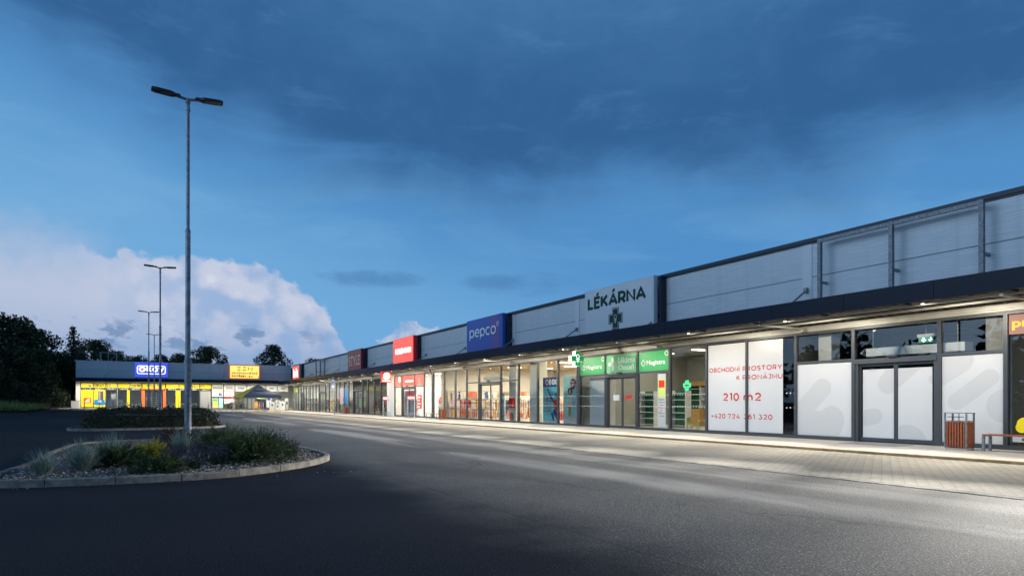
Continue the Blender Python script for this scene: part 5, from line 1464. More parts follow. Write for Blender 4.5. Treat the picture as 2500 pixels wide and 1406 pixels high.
for a0, a1, w in words:
    cnt[w] = cnt.get(w, 0) + 1
    o = fv(a0, a1, 3.06, 3.355, M['black'], 'black strip lettered %s %s the orange door frame' % (w, 'left of' if a1 < 0 else 'right of'))
    c_ = (a0 + a1) / 2; hw = min(0.5, 0.42 * (a1 - a0))
    stext(w, BK, c_ - hw, c_ + hw, 3.10, 0.17, TD, M['white'], o, w=0.24, th=0.01)
o = fv(-7.68, -6.31, 0.68, 3.05, yel, 'yellow picture panel with an orange photo and small print', 'poster')
for i, w in enumerate(('NEJVĚTŠÍ', 'PRODEJCE', 'ELEKTRA', 'A NÁBYTKU')):
    stext(w, BK, -7.4, -6.55, 2.78 - i * 0.24, 0.15, TD, M['dkgrey'], o, w=0.14, th=0.01)
MB().fbox(BK, -7.4, -6.5, 1.2, 1.95, TD, TD + 0.004).build('orange_photo', M['orange'], o)
MB().fpoly(BK, [(-7.35, 1.3), (-6.9, 1.85), (-6.6, 1.3)], TD + 0.005, TD + 0.008).fpoly(BK, circ(-6.75, 1.7, 0.14, 12), TD + 0.005, TD + 0.008).build('photo_detail', M['cream'], o)
o = fv(-6.21, -4.84, 0.66, 3.05, yel, 'yellow picture panel with a grey fridge above a blue sofa', 'poster')
MB().fbox(BK, -5.75, -5.05, 1.6, 2.9, TD, TD + 0.004).build('printed_fridge', M['dkgrey'], o)
MB().fbox(BK, -5.68, -5.42, 1.7, 2.8, TD + 0.005, TD + 0.007).build('fridge_sheen', M['grey'], o)
MB().fpoly(BK, rrect(-6.2, -4.85, 0.95, 1.35, 0.1), TD + 0.005, TD + 0.008).fpoly(BK, rrect(-6.15, -4.9, 1.3, 1.7, 0.1), TD + 0.0085, TD + 0.01).build('printed_sofa', M['blue'], o)
MB().fbox(BK, -5.7, -5.3, 1.32, 1.55, TD + 0.011, TD + 0.013).build('printed_cushion', M['cream'], o)
fv(-2.22, -1.92, 0.62, 3.05, yel, 'narrow upright yellow strip left of the orange door')
fv(3.95, 4.31, 0.55, 3.05, yel, 'narrow upright yellow strip right of the orange door')
fv(4.41, 4.55, 0.55, 3.05, yel, 'thin yellow edge strip on the window right of the orange door')
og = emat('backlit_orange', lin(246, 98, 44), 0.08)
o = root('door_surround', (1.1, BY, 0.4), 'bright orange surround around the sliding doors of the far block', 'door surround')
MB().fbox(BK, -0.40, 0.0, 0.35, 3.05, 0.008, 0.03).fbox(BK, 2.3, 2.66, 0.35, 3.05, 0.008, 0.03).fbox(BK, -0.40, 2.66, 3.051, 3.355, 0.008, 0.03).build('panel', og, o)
fv(7.2, 8.62, 0.5, 2.98, M['grey'], 'grey blind sheet with a cream edge on the window under the CZ strip')
# household goods half
for a0, a1, lab in ((8.83, 10.35, 'pale board with a long black label above the white poster'), (10.45, 11.95, 'pale board with a black and orange label'), (12.05, 13.65, 'pale board with a black label left of the tent top'), (13.75, 15.05, 'pale board above the far doors behind the tent top'), (15.15, 16.45, 'pale board right of the tent top'), (16.55, 18.15, 'pale board with a short black label near the downpipe'), (18.25, 19.85, 'pale board with a short black label in the inner corner')):
    o = fv(a0, a1, 3.02, TOPB, M['vinyl'], lab)
    MB().fbox(BK, a0, a1, 3.92, TOPB, TD, TD + 0.004).fbox(BK, a0, a1, 3.02, 3.14, TD, TD + 0.004).build('lime_edge', emat('backlit_lime', lin(206, 226, 96), 0.12) if 'blm' not in M else M['blm'], o)
    M['blm'] = o.children[-1].data.materials[0]
    if 'label' in lab:
        L_ = 1.25 if 'long' in lab else (0.62 if 'short' in lab else 0.85); c_ = (a0 + a1) / 2
        MB().fpoly(BK, rrect(c_ - L_ / 2, c_ + L_ / 2, 3.36, 3.60, 0.07), TD, TD + 0.005).build('black_label', M['black'], o)
        MB().fbox(BK, c_ - L_ / 2 + 0.1, c_ + L_ / 2 - 0.1, 3.45, 3.51, TD + 0.006, TD + 0.008).build('label_line', M['white'], o)
        if 'orange' in lab: MB().fpoly(BK, circ(c_ + 0.4, 3.42, 0.1, 8), TD + 0.006, TD + 0.009).build('orange_mark', M['orange'], o)
o = fv(8.83, 10.35, 2.0, 3.0, M['white'], 'white poster with a violet foot band beside the yellow windows', 'poster')
MB().fbox(BK, 8.83, 10.35, 2.0, 2.18, TD, TD + 0.004).build('violet_band', M['navy'], o)
MB().fbox(BK, 9.75, 10.0, 2.3, 2.75, TD, TD + 0.004).fbox(BK, 10.05, 10.2, 2.3, 2.6, TD, TD + 0.004).build('printed_pump', M['navy'], o)
o = fv(8.9, 9.6, 0.5, 1.9, M['lime'], 'pale green poster low on the window beside the yellow windows', 'poster')
MB().fbox(BK, 8.95, 9.55, 1.5, 1.8, TD, TD + 0.004).build('green_head', M['green'], o)
fv(9.75, 10.3, 0.5, 1.9, M['palteal'], 'pale blue poster low on the window next to the green one', 'poster')
r5 = random.Random(11)
for k, (a0, a1, t0, t1) in enumerate(((10.5, 10.85, 1.1, 1.85), (10.9, 11.3, 1.2, 1.85), (11.35, 11.9, 1.35, 1.85), (10.5, 11.2, 2.2, 2.95), (11.25, 11.9, 2.2, 2.95))):
    o = fv(a0, a1, t0, t1, M['white'], 'small white leaflet %s on the dark window behind the tent' % ('lower left', 'lower middle', 'lower right', 'upper left', 'upper right')[k], 'leaflet', 'leaflet')
    g = MB()
    for _ in range(5):
        x = r5.uniform(a0 + .03, a1 - .15); z = r5.uniform(t0 + .05, t1 - .15); g.fpoly(BK, circ(x + .05, z + .05, r5.uniform(.03, .07), 6), TD, TD + 0.003 + 0.001 * _)
    g.build('print', M['dkgrey'], o)
fv(10.45, 11.95, 1.95, 2.06, M['red'], 'thin red strip across the dark window behind the tent')
o = fv(16.6, 17.3, 0.5, 2.9, M['white'], 'white upright sheet with violet print right of the far doors', 'poster'); MB().fbox(BK, 16.7, 17.2, 1.6, 2.0, TD, TD + 0.003).build('violet_print', M['navy'], o)
fv(15.2, 16.4, 1.9, 2.3, M['lime'], 'lime notice on the window right of the far doors')

# goods in front of and behind the far windows
def appliance(x, y, z, w, h, label, wash=True):
    o = root('washing_machine' if wash else 'fridge', (x, y, z), label, 'washing machine' if wash else 'fridge', 'white appliances behind the yellow windows')
    MB().box((x - w / 2, y - .28, z), (x + w / 2, y + .28, z + h)).build('body', M['fridge'], o, bevel=0.015)
    F2 = Face('y', y - .28)
    if wash:
        MB().fring(F2, circ(x, z + h * .48, .19, 18), circ(x, z + h * .48, .14, 18), 0.001, 0.03).build('door_ring', M['grey'], o)
        MB().fpoly(F2, circ(x, z + h * .48, .138, 18), 0.001, 0.012).build('door_glass', M['black'], o)
        MB().fbox(F2, x - w * .42, x + w * .42, z + h - .13, z + h - .03, 0.001, 0.008).build('panel', M['grey'], o)
    else:
        MB().fbox(F2, x - w * .4, x - w * .36, z + h * .45, z + h * .85, 0.001, 0.03).build('handle', M['grey'], o)
        MB().fbox(F2, x - w / 2, x + w / 2, z + h * .38, z + h * .385, 0.001, 0.004).build('door_gap', M['dkgrey'], o)
    return o


G = 0.342
appliance(-4.4, BY + .7, G, .6, 1.5, 'left white fridge behind the window lettered PRAČKY', False); appliance(-3.9, BY + 1.3, G, .6, 2.4, 'tall white fridge behind the window lettered PRAČKY', False)
appliance(-3.05, BY + .7, G, .6, 1.4, 'white fridge behind the window lettered LEDNICE', False)
w0 = appliance(-2.55, BY + .7, G, .58, .85, 'white washing machine behind the window lettered LEDNICE')
for x, lab in ((-1.4, 'left white washing machine behind the window lettered SEDAČKY'), (-0.8, 'right white washing machine behind the window lettered SEDAČKY'), (3.0, 'white washing machine just right of the orange surround'), (3.62, 'white washing machine behind the POSTELE window'), (4.85, 'white washing machine behind the narrow window'), (5.85, 'left white washing machine beside the grey blind'), (6.5, 'right white washing machine beside the grey blind')):
    dup(w0, (x, BY + .7, G), label=lab)
lt = root('lattice_shelf', (1.1, BY + 1.6, G), 'white lattice shelf wall standing behind the orange doors', 'shelf')
g = MB()
for k in range(9): g.box((0.15, BY + 1.6, G + 0.15 + k * 0.27), (2.1, BY + 1.9, G + 0.19 + k * 0.27))
for k in range(7): g.box((0.15 + k * 0.32, BY + 1.61, G), (0.18 + k * 0.32, BY + 1.89, G + 2.4))
g.build('lattice', M['white'], lt)
g5 = gondola(16.0, BY + 1.2, 1.4, 1.8, 'packed goods shelf behind the tent', 'goods shelves of the household goods shop', 9)
g5.rotation_euler = (0, 0, R(90))
for x, y in ((13.0, BY + 2.2), (11.2, BY + 2.5), (17.6, BY + 1.6), (19.2, BY + 1.4)):
    dup(g5, (x, y, 0.34))
for k, (x, y, w, h, cm) in enumerate(((17.2, 105.9, .75, 1.3, 'ltgrey'), (18.0, 106.0, .7, 1.0, 'vinyl'), (18.75, 105.9, .7, 1.45, 'white'), (18.05, 106.0, .6, .55, 'ltgrey'), (19.45, 106.2, .45, 1.9, 'vinyl'))):
    z = gz(x, y) + 0.02 + (1.004 if k == 3 else 0)
    o = root('pallet_stack', (x, y, z), 'pale wrapped pallet stack %s in the inner corner' % ('furthest left', 'second', 'third and tall', 'on top of the second stack', 'thin and upright')[k], 'pallet stack', 'wrapped goods on pallets in the inner corner')
    MB().box((x - w / 2, y - .35, z + 0.1), (x + w / 2, y + .35, z + h)).build('wrapped_goods', M[cm], o, bevel=0.04)
    MB().box((x - w / 2, y - .36, z), (x + w / 2, y + .36, z + 0.099)).build('pallet', M['woodlt'], o)
    MB().box((x - .12, y - .358, z + h * .5), (x + .12, y - .352, z + h * .75)).build('wrap_label', M['dkgrey'], o)
for k, (x, col) in enumerate(((14.9, 'woodlt'), (15.7, 'navy'))):
    g0 = gz(x, 105.8) + .02
    o = root('display_rack', (x, 105.9, g0), ('wooden folding display rack before the far windows', 'violet cloth covered display rack before the far windows')[k], 'display rack')
    m_ = MB()
    for sx in (-.3, .3): m_.tube([(x + sx, 105.7, g0), (x + sx * .8, 106.1, g0 + 1.35)], .025, 6).tube([(x + sx, 106.5, g0), (x + sx * .8, 106.1, g0 + 1.35)], .025, 6)
    m_.tube([(x - .3, 105.7, g0 + .05), (x + .24, 106.05, g0 + 1.2)], .02, 6)
    m_.build('trestle', M['woodlt'], o)
    MB().box((x - .25, 105.95, g0 + .3), (x + .25, 106.2, g0 + 1.25)).build('goods_panel', M[col], o)
# bollards along the far pavement
bl = None
for i in range(10):
    x = -7.0 + i * 1.66; y = 102.6; g0 = gz(x, y) + 0.02
    if bl is None:
        bl = root('bollard', (x, y, g0), 'dark steel bollard before the yellow windows', 'bollard', 'bollards before the yellow windows')
        MB().tube([(x, y, g0), (x, y, g0 + .98), (x, y, g0 + 1.0)], [.055, .055, .03], 10).build('post', M['dkgrey'], bl)
        MB().tube([(x, y, g0 + .8), (x, y, g0 + .88)], .057, 10).build('reflective_band', M['white'], bl)
    else: dup(bl, (x, y, g0))
g0 = gz(-8.2, 105)
o = root('utility_cabinet', (-8.2, 106.2, g0), 'pale concrete utility cabinet at the outer corner of the far block', 'cabinet')
MB().box((-8.75, 105.9, g0), (-7.85, 106.7, g0 + 0.95)).build('body', M['ltgrey'], o, bevel=0.02)
MB().box((-8.8, 105.86, g0 + .951), (-7.8, 106.72, g0 + 1.01)).build('lid', M['concrete'], o)

# ------------------------------------------------------------------ party tent
tx, ty, tw, trz = 11.85, 83.2, 4.5, R(9)
tg = gz(tx, ty) - 0.07
o = root('party_tent', (tx, ty, tg), 'dark grey kik party tent with one yellow side on white poles', 'tent')
tentg = mat('tent_grey', lin(128, 130, 140), 0.75, 0, 0.06, 1); tenty = mat('tent_yellow', lin(238, 196, 30), 0.75, 0, 0.05, 1)
h = tw / 2; ez, pz = 2.0, 3.45
P = lambda x, y, z: (tx + x, ty + y, tg + z)
for nm, (c0, c1), m_ in (('roof_panel', ((-h, -h), (h, -h)), tentg), ('roof_panel', ((h, -h), (h, h)), tentg), ('roof_panel', ((h, h), (-h, h)), tentg), ('roof_panel', ((-h, h), (-h, -h)), tenty)):
    m2 = MB(); n = 10; k_ = 5
    grid = []
    for j in range(k_ + 1):
        f = j / k_; row = []
        for i in range(n + 1):
            u = i / n; ex = c0[0] + (c1[0] - c0[0]) * u; ey = c0[1] + (c1[1] - c0[1]) * u
            sag = -0.16 * math.sin(math.pi * f) * (0.35 + 0.65 * math.sin(math.pi * u))
            row.append(P(ex * f, ey * f, pz + (ez - pz) * f + sag * 0.6))
        grid.append(row)
    vs = [p for r_ in grid for p in r_]; fs = [(j * (n + 1) + i, j * (n + 1) + i + 1, (j + 1) * (n + 1) + i + 1, (j + 1) * (n + 1) + i) for j in range(k_) for i in range(n)]
    # scalloped valance
    b = len(vs)
    for i in range(n + 1):
        u = i / n; ex = c0[0] + (c1[0] - c0[0]) * u; ey = c0[1] + (c1[1] - c0[1]) * u
        vs.append(P(ex * 1.004, ey * 1.004, ez - 0.22 + 0.07 * abs(math.cos(math.pi * u * 3))))
    fs += [(k_ * (n + 1) + i, k_ * (n + 1) + i + 1, b + i + 1, b + i) for i in range(n)]
    m2._add(vs, fs, 0); m2.build(nm, m_, o, smooth=True)
for sx in (-1, 1):
    for sy in (-1, 1):
        MB().tube([P(sx * (h - .06), sy * (h - .06), 0.0), P(sx * (h - .06), sy * (h - .06), ez)], 0.035, 8).build('leg', M['white'], o)
MB().tube([P(-h + .06, -h + .06, ez - .05), P(h - .06, -h + .06, ez - .05), P(h - .06, h - .06, ez - .05), P(-h + .06, h - .06, ez - .05), P(-h + .06, -h + .06, ez - .05)], .025, 6).build('frame_rail', M['white'], o)
L_ = text('(kik)', Face('y', 0), -0.75, 0.75, 0, 0.42, 0, M['black'], None, bold=0.02, th=0.006)
tilt = Matrix.Translation((0, -h * 0.60, pz + (ez - pz) * 0.60 - 0.02)) @ Matrix.Rotation(R(-57), 4, 'X')
L_.data.transform(tilt); L_.parent = o
o.rotation_euler = (0, 0, trz)

# ------------------------------------------------------------------ street lamps
def street_lamp(x, y, label, gz0=0.0):
    o = root('street_lamp', (x, y, gz0), label, 'street lamp', 'double armed street lamps along the car park')
    MB().tube([(x, y, gz0), (x, y, gz0 + 2.35)], 0.088, 20).tube([(x, y, gz0 + 2.35), (x, y, gz0 + 2.40), (x, y, gz0 + 2.47)], [0.10, 0.10, 0.066], 20).build('lower_pole', M['galv'], o, smooth=False)
    MB().tube([(x, y, gz0 + 2.47), (x, y, gz0 + 5.85)], 0.064, 16).tube([(x, y, gz0 + 5.85), (x, y, gz0 + 5.88), (x, y, gz0 + 5.95)], [0.070, 0.070, 0.048], 16).build('middle_pole', M['galv'], o)
    MB().tube([(x, y, gz0 + 5.95), (x, y, gz0 + 9.36)], 0.046, 14).tube([(x, y, gz0 + 9.1), (x, y, gz0 + 9.2)], 0.06, 14).build('upper_pole', M['galv'], o)
    MB().tube([(x - .26, y, gz0 + 9.44), (x, y, gz0 + 9.40), (x + .26, y, gz0 + 9.44)], 0.036, 10).tube([(x, y, gz0 + 9.3), (x, y, gz0 + 9.42)], 0.06, 12).build('arm', M['galv'], o)
    MB().box((x - .005 - .03, y - .09, gz0 + 1.0), (x + .03, y - .0895, gz0 + 1.3)).build('service_hatch', M['galvd'], o)
    for sx in (-1, 1):
        Mx = Matrix.Translation((x + sx * .56, y, gz0 + 9.47)) @ Matrix.Rotation(-sx * R(3.5), 4, 'Y')
        hd = MB(); L = .27
        pts = [(-L - .12, .05), (-L, .055), (-L + .1, .13), (L - .08, .13), (L + .03, .09), (L + .03, -.09), (L - .08, -.13), (-L + .1, -.13), (-L, -.055), (-L - .12, -.05)]
        vs = [Mx @ Vector((sx * a, b, -.025)) for a, b in pts] + [Mx @ Vector((sx * a * .97, b * .9, .045)) for a, b in pts]
        n = len(pts); fs = [tuple(range(n)), tuple(range(2 * n - 1, n - 1, -1))] + [(i, (i + 1) % n, n + (i + 1) % n, n + i) for i in range(n)]
        if sx > 0: fs = [f[::-1] for f in fs]
        hd._add(vs, fs, 0)
        h_ = hd.build('lamp_head', M['lamp_black'], o)
        MB().mbox(Mx @ Matrix.Translation((sx * .05, 0, -.030)), (.42, .2, .008)).build('lens', M['lamp_glass'], h_)
    return o


l0 = street_lamp(1.0, 19.3, 'nearest street lamp with two dark heads rising from the planted island', 0.0)
dup(l0, (0.8, 44.3, 0.0), label='second street lamp with two heads rising out of the long hedge')
dup(l0, (0.3, 67.0, 0.03), label='third street lamp before the far block, smaller behind the second')
dup(l0, (1.0, 91.0, 0.2), label='farthest and smallest street lamp before the orange doors')

# ------------------------------------------------------------------ planted islands
def smooth_loop(pts, n=6):
    out = []; N = len(pts)
    for i in range(N):
        p0, p1, p2, p3 = (Vector((*pts[(i + k - 1) % N], 0)) for k in range(4))
        for j in range(n):
            t = j / n
            v = 0.5 * ((2 * p1) + (-p0 + p2) * t + (2 * p0 - 5 * p1 + 4 * p2 - p3) * t * t + (-p0 + 3 * p1 - 3 * p2 + p3) * t ** 3)
            out.append((v.x, v.y))
    return out


def kerb_loop(name, loop, w, z0, z1, stone, material, seed):
    """kerb of separate stones following a closed outline"""
    r_ = random.Random(seed)
    L = [0.0]
    for a, b in zip(loop, loop[1:] + loop[:1]): L.append(L[-1] + math.hypot(b[0] - a[0], b[1] - a[1]))
    tot = L[-1]; n = max(3, round(tot / stone))

    def at(s_):
        s_ %= tot
        for i in range(len(loop)):
            if L[i + 1] >= s_:
                a, b = loop[i], loop[(i + 1) % len(loop)]; k = (s_ - L[i]) / max(1e-6, L[i + 1] - L[i])
                dx_, dy_ = b[0] - a[0], b[1] - a[1]; l_ = math.hypot(dx_, dy_)
                return a[0] + dx_ * k, a[1] + dy_ * k, -dy_ / l_, dx_ / l_
    mb = MB(); c = 0.018
    for i in range(n):
        s0, s1 = tot * i / n + 0.006, tot * (i + 1) / n - 0.006; jz = r_.uniform(-.006, .006); jo = r_.uniform(-.006, .006)
        rows = []
        for k in range(5):
            x, y, nx_, ny_ = at(s0 + (s1 - s0) * k / 4)
            g_ = gz(x, y)
            prof = [(0, z0), (0, z1 - c), (c, z1), (w - c, z1), (w, z1 - c), (w, z0)]
            rows.append([(x + nx_ * (o_ + jo), y + ny_ * (o_ + jo), z_ + g_ + (jz if z_ > z0 else 0)) for o_, z_ in prof])
        vs = [p for r in rows for p in r]; fs = []
        for k in range(4):
            for j in range(5): fs.append((k * 6 + j, k * 6 + j + 1, (k + 1) * 6 + j + 1, (k + 1) * 6 + j))
        fs += [tuple(range(5, -1, -1)), tuple(24 + j for j in range(6))]
        mb._add(vs, fs, 0)
    return tag(mb.build(name, material), kind='structure')


isl = smooth_loop([(-2.3, 13.2), (-1.2, 12.75), (0.4, 12.62), (1.6, 12.9), (2.9, 13.95), (3.75, 15.3), (3.98, 16.6), (3.9, 18.6), (3.7, 21.0), (3.2, 24.2), (0.8, 25.0), (-1.6, 24.4), (-2.1, 21.0), (-2.1, 17.0), (-2.35, 14.4)])
kerb_loop('island_kerb', isl, 0.13, -0.12, 0.055, 1.0, M['kerbgrey'], 5)
mb = MB(); inner = [(1 + (x - 1) * 0.965, 18.8 + (y - 18.8) * 0.982) for x, y in isl]
mb._add([(x, y, 0.0) for x, y in inner] + [(1, 18.8, 0.10)], [(i, (i + 1) % len(inner), len(inner)) for i in range(len(inner))], 0)
tag(mb.build('island_ground', M['soil']), kind='structure')
isl2 = smooth_loop([(-3.1, 37.0), (0.0, 36.7), (2.6, 37.3), (3.9, 39.2), (3.9, 43.0), (3.6, 48.5), (0.5, 50.0), (-2.8, 49.0), (-3.2, 43.0)])
kerb_loop('island_kerb', isl2, 0.13, -0.12, 0.04, 1.0, M['kerbgrey'], 6)
mb = MB(); inner2 = [(0.4 + (x - 0.4) * 0.965, 43 + (y - 43) * 0.98) for x, y in isl2]
mb._add([(x, y, 0.0) for x, y in inner2] + [(0.4, 43, 0.03)], [(i, (i + 1) % len(inner2), len(inner2)) for i in range(len(inner2))], 0)
tag(mb.build('island_ground', M['soil']), kind='structure')


def inside(x, y, poly):
    c_ = False; n = len(poly)
    for i in range(n):
        x0, y0 = poly[i]; x1, y1 = poly[i - 1]
        if (y0 > y) != (y1 > y) and x < (x1 - x0) * (y - y0) / (y1 - y0) + x0: c_ = not c_
    return c_


# gravel mulch: small angular stones
rg = random.Random(21)
gm = [mat('gravel_%s' % n_, c_, 0.8) for n_, c_ in (('grey', (0.20, 0.195, 0.185)), ('pale', (0.36, 0.35, 0.33)), ('dark', (0.09, 0.088, 0.085)), ('brown', (0.20, 0.15, 0.11)))]
mb = MB(); cnt_ = 0
while cnt_ < 5200:
    x, y = rg.uniform(-2.3, 4), 12.6 + (rg.random() ** 1.7) * 9.0
    spill = rg.random() < .03 and y < 14
    if spill:
        if inside(x, y, isl): continue
        y = max(y, 12.25)
    elif not inside(x, y, inner): continue
    cnt_ += 1
    s_ = rg.uniform(0.016, 0.042); z = 0.005 + 0.095 * max(0, 1 - math.hypot((x - 1) / 3.2, (y - 18.8) / 6.4)) + rg.uniform(0, 0.02)
    if spill: z = -0.065; s_ *= .55
    a_ = rg.random() * 6.28; ca, sa = math.cos(a_), math.sin(a_)
    pts = []
    for px, py, pz_ in ((1, 0, 0), (-.2, .8, .1), (-.9, -.1, 0), (.1, -.75, .05), (.1, 0, .8), (0, .1, -.6)):
        px *= rg.uniform(.7, 1.2); py *= rg.uniform(.7, 1.2); pz_ *= rg.uniform(.6, 1)
        pts.append((x + (px * ca - py * sa) * s_, y + (px * sa + py * ca) * s_, z + pz_ * s_))
    mb._add(pts, [(0, 1, 4), (1, 2, 4), (2, 3, 4), (3, 0, 4), (1, 0, 5), (2, 1, 5), (3, 2, 5), (0, 3, 5)], rg.choice((0, 0, 0, 1, 1, 2, 3)))
tag(mb.build('gravel', gm), kind='stuff')


# ---- plants
def blade(mb, p, d, L, w, droop, mi=0, n=4):
    """a bent grass blade of n segments"""
    d = Vector(d).normalized(); side = d.cross(Vector((0, 0, 1)))
    if side.length < 1e-3: side = Vector((1, 0, 0))
    side.normalize(); p = Vector(p); vs = []
    for k in range(n + 1):
        t = k / n; ww = w * (1 - t) ** 0.7 * 0.5 + 0.0006
        vs += [p + side * ww, p - side * ww]
        d2 = (d + Vector((0, 0, -droop * t))).normalized(); p = p + d2 * (L / n)
    return mb._add(vs, [(2 * k, 2 * k + 1, 2 * k + 3, 2 * k + 2) for k in range(n)], mi)


def grass_tuft(x, y, z, r, h, n, m_, label, cat='grass tuft', name='blue_grass', grp='blue grass tufts on the planted island', seed=0, droop=0.9):
    r_ = random.Random(seed); mb = MB()
    for _ in range(n):
        a = r_.random() * 6.283; tilt_ = r_.random() ** 0.7 * 0.95
        d = (math.cos(a) * math.sin(tilt_), math.sin(a) * math.sin(tilt_), math.cos(tilt_))
        q_ = r_.random() * r * 0.22; b = r_.random() * 6.283
        blade(mb, (x + q_ * math.cos(b), y + q_ * math.sin(b), z), d, h * r_.uniform(.65, 1.15), 0.009, droop * r_.uniform(.3, 1.3) * math.sin(tilt_ + .2))
    o = mb.build(name, m_)
    return tag(o, label, cat, grp)


def sprig(mb, p, d, L, r_, nneed, needle, w, mi=0, curve=0.5, bend=0.0):
    """a leafy shoot: a curved stem carrying short needles all round"""
    d = Vector(d).normalized(); p = Vector(p); n = 6; prev = None
    for k in range(n):
        t = k / n
        dd = (d + Vector((0, 0, curve * t - bend * t * t))).normalized(); p2 = p + dd * (L / n)
        side = dd.cross(Vector((0, 0, 1))); side = side.normalized() if side.length > 1e-3 else Vector((1, 0, 0)); up = side.cross(dd)
        sw = 0.004 * (1 - t) + 0.0015
        mb._add([p - side * sw, p + side * sw, p2 + side * sw, p2 - side * sw], [(0, 1, 2, 3)], mi)
        for j in range(nneed):
            q_ = p.lerp(p2, r_.random()); a = r_.random() * 6.283
            nd = (dd * r_.uniform(.5, 1.1) + (side * math.cos(a) + up * math.sin(a)) * r_.uniform(.6, 1.1)).normalized()
            nl = needle * r_.uniform(.6, 1.2); nw = nd.cross(Vector((r_.uniform(-1, 1), r_.uniform(-1, 1), r_.uniform(-1, 1)))).normalized() * w
            mb._add([q_ - nw * .5, q_ + nw * .5, q_ + nd * nl], [(0, 1, 2)], mi)
        p = p2
    return p


def juniper(x, y, z, r, h, n, label, seed, m_='juniper', name='juniper_shrub'):
    r_ = random.Random(seed); mb = MB()
    for _ in range(n):
        a = r_.random() * 6.283; e = r_.uniform(0.05, 1.45); L = 1.0 / math.hypot(math.cos(e) / r, math.sin(e) / h) * (r_.uniform(.6, 1.0) if r_.random() < .93 else r_.uniform(1.0, 1.3))
        d = (math.cos(a) * math.cos(e), math.sin(a) * math.cos(e), math.sin(e))
        st = (x + math.cos(a) * r * .12, y + math.sin(a) * r * .12, z)
        # shoots start part way out so that the heart of the shrub is filled too
        f = r_.choice((0, .3, .45, .6, .7, .75)); st = (st[0] + d[0] * L * f, st[1] + d[1] * L * f, st[2] + d[2] * L * f)
        aj = a + r_.uniform(-.7, .7); ej = e * r_.uniform(.5, 1.0)
        d = (math.cos(aj) * math.cos(ej), math.sin(aj) * math.cos(ej), math.sin(ej))
        sprig(mb, st, d, L * (1 - f) * .8 + .1, r_, 7, 0.05, 0.012, curve=r_.uniform(-.35, .3), mi=0 if (name != 'juniper_shrub' or r_.random() < .7) else 1)
    if name == 'juniper_shrub':
        for _ in range(n // 7):                      # long arching shoots that break the outline
            a = r_.random() * 6.283; e = r_.uniform(.25, 1.2); f = .55
            L = 1.0 / math.hypot(math.cos(e) / r, math.sin(e) / h)
            d = (math.cos(a) * math.cos(e), math.sin(a) * math.cos(e), math.sin(e))
            sprig(mb, (x + d[0] * L * f, y + d[1] * L * f, z + d[2] * L * f), (d[0], d[1], d[2] + .25), L * r_.uniform(.6, .95), r_, 5, .045, .010, r_.choice((0, 1)), curve=.2, bend=r_.uniform(.3, 1.1))
    o = root(name, (x, y, z), label, 'shrub', 'low shrubs on the planted island')
    mb.build('foliage', [M[m_], M['juniper_tip']] if name == 'juniper_shrub' else M[m_], o)
    tr = MB()
    for _ in range(14):
        a = r_.random() * 6.283; tr.tube([(x, y, z - .02), (x + math.cos(a) * r * .25, y + math.sin(a) * r * .25, z + h * .25), (x + math.cos(a) * r * .6, y + math.sin(a) * r * .6, z + h * .42)], [.02, .014, .006], 5)
    tr.build('branches', M['bark'], o)
    return o


def lavender(x, y, z, r, h, n, label, seed):
    r_ = random.Random(seed); lf = MB(); fl = MB()
    for _ in range(n):
        a = r_.random() * 6.283; tl = r_.random() ** .8 * .8
        d = Vector((math.cos(a) * math.sin(tl), math.sin(a) * math.sin(tl), math.cos(tl))); L = h * r_.uniform(.6, 1.05)
        e = sprig(lf, (x + math.cos(a) * r * .2 * r_.random(), y + math.sin(a) * r * .2 * r_.random(), z), d, L * .62, r_, 4, .05, .007, 0, curve=.3)
        if r_.random() < .6:
            p2 = e + (d + Vector((0, 0, .5))).normalized() * L * .42
            lf._add([e + Vector((.002, 0, 0)), e - Vector((.002, 0, 0)), p2], [(0, 1, 2)], 0)
            for k in range(7):
                q_ = e.lerp(p2, .62 + .06 * k); w = Vector((r_.uniform(-1, 1), r_.uniform(-1, 1), r_.uniform(-.3, .3))).normalized() * .011
                fl._add([q_ - w, q_ + w, q_ + Vector((0, 0, .022))], [(0, 1, 2)], 0)
    o = root('lavender_bush', (x, y, z), label, 'lavender', 'lavender bushes on the planted island')
    lf.build('foliage', M['lavleaf'], o); fl.build('blossom', M['lavflower'], o)
    return o


grass_tuft(-1.55, 13.95, .02, .42, .46, 420, M['festuca'], 'blue grass tuft at the far left of the planted island', seed=1)
grass_tuft(-1.0, 14.35, .03, .48, .60, 520, M['festuca'], 'larger blue grass tuft with pale tips, second from the left', seed=2)
grass_tuft(-0.62, 16.1, .06, .6, .62, 460, M['festuca'], 'wide blue grass tuft behind the dark left shrub', seed=3)
grass_tuft(0.75, 17.2, .08, .6, .58, 460, M['festuca'], 'blue grass tuft left of the lamp foot', seed=4)
grass_tuft(1.55, 20.8, .06, .5, .55, 300, M['festuca'], 'blue grass tuft behind the lamp foot', seed=5)
juniper(-0.5, 14.95, .03, 0.74, .36, 320, 'dark spreading juniper left of the lavender', 11)
juniper(2.0, 14.75, .03, 1.08, .54, 640, 'largest dark juniper mound in the right half of the island', 12)
juniper(2.3, 16.9, .06, 1.0, .44, 340, 'juniper with long wispy shoots behind the largest mound', 13)
juniper(0.25, 13.35, .02, .5, .24, 180, 'small low juniper at the kerb with reddish twigs', 14)
juniper(1.75, 18.6, .08, .95, .48, 320, 'dark juniper right of the lamp foot', 15)
juniper(0.12, 16.0, .07, .34, .36, 240, 'bright yellow leafed bush left of the lamp post', 16, 'golden', 'golden_shrub')
juniper(0.7, 19.0, .09, .45, .66, 200, 'dark purple leafed bush at the foot of the lamp post', 17, 'barberry', 'purple_shrub')
lavender(0.45, 14.9, .04, .4, .38, 140, 'lavender bush in front of the yellow bush', 31)
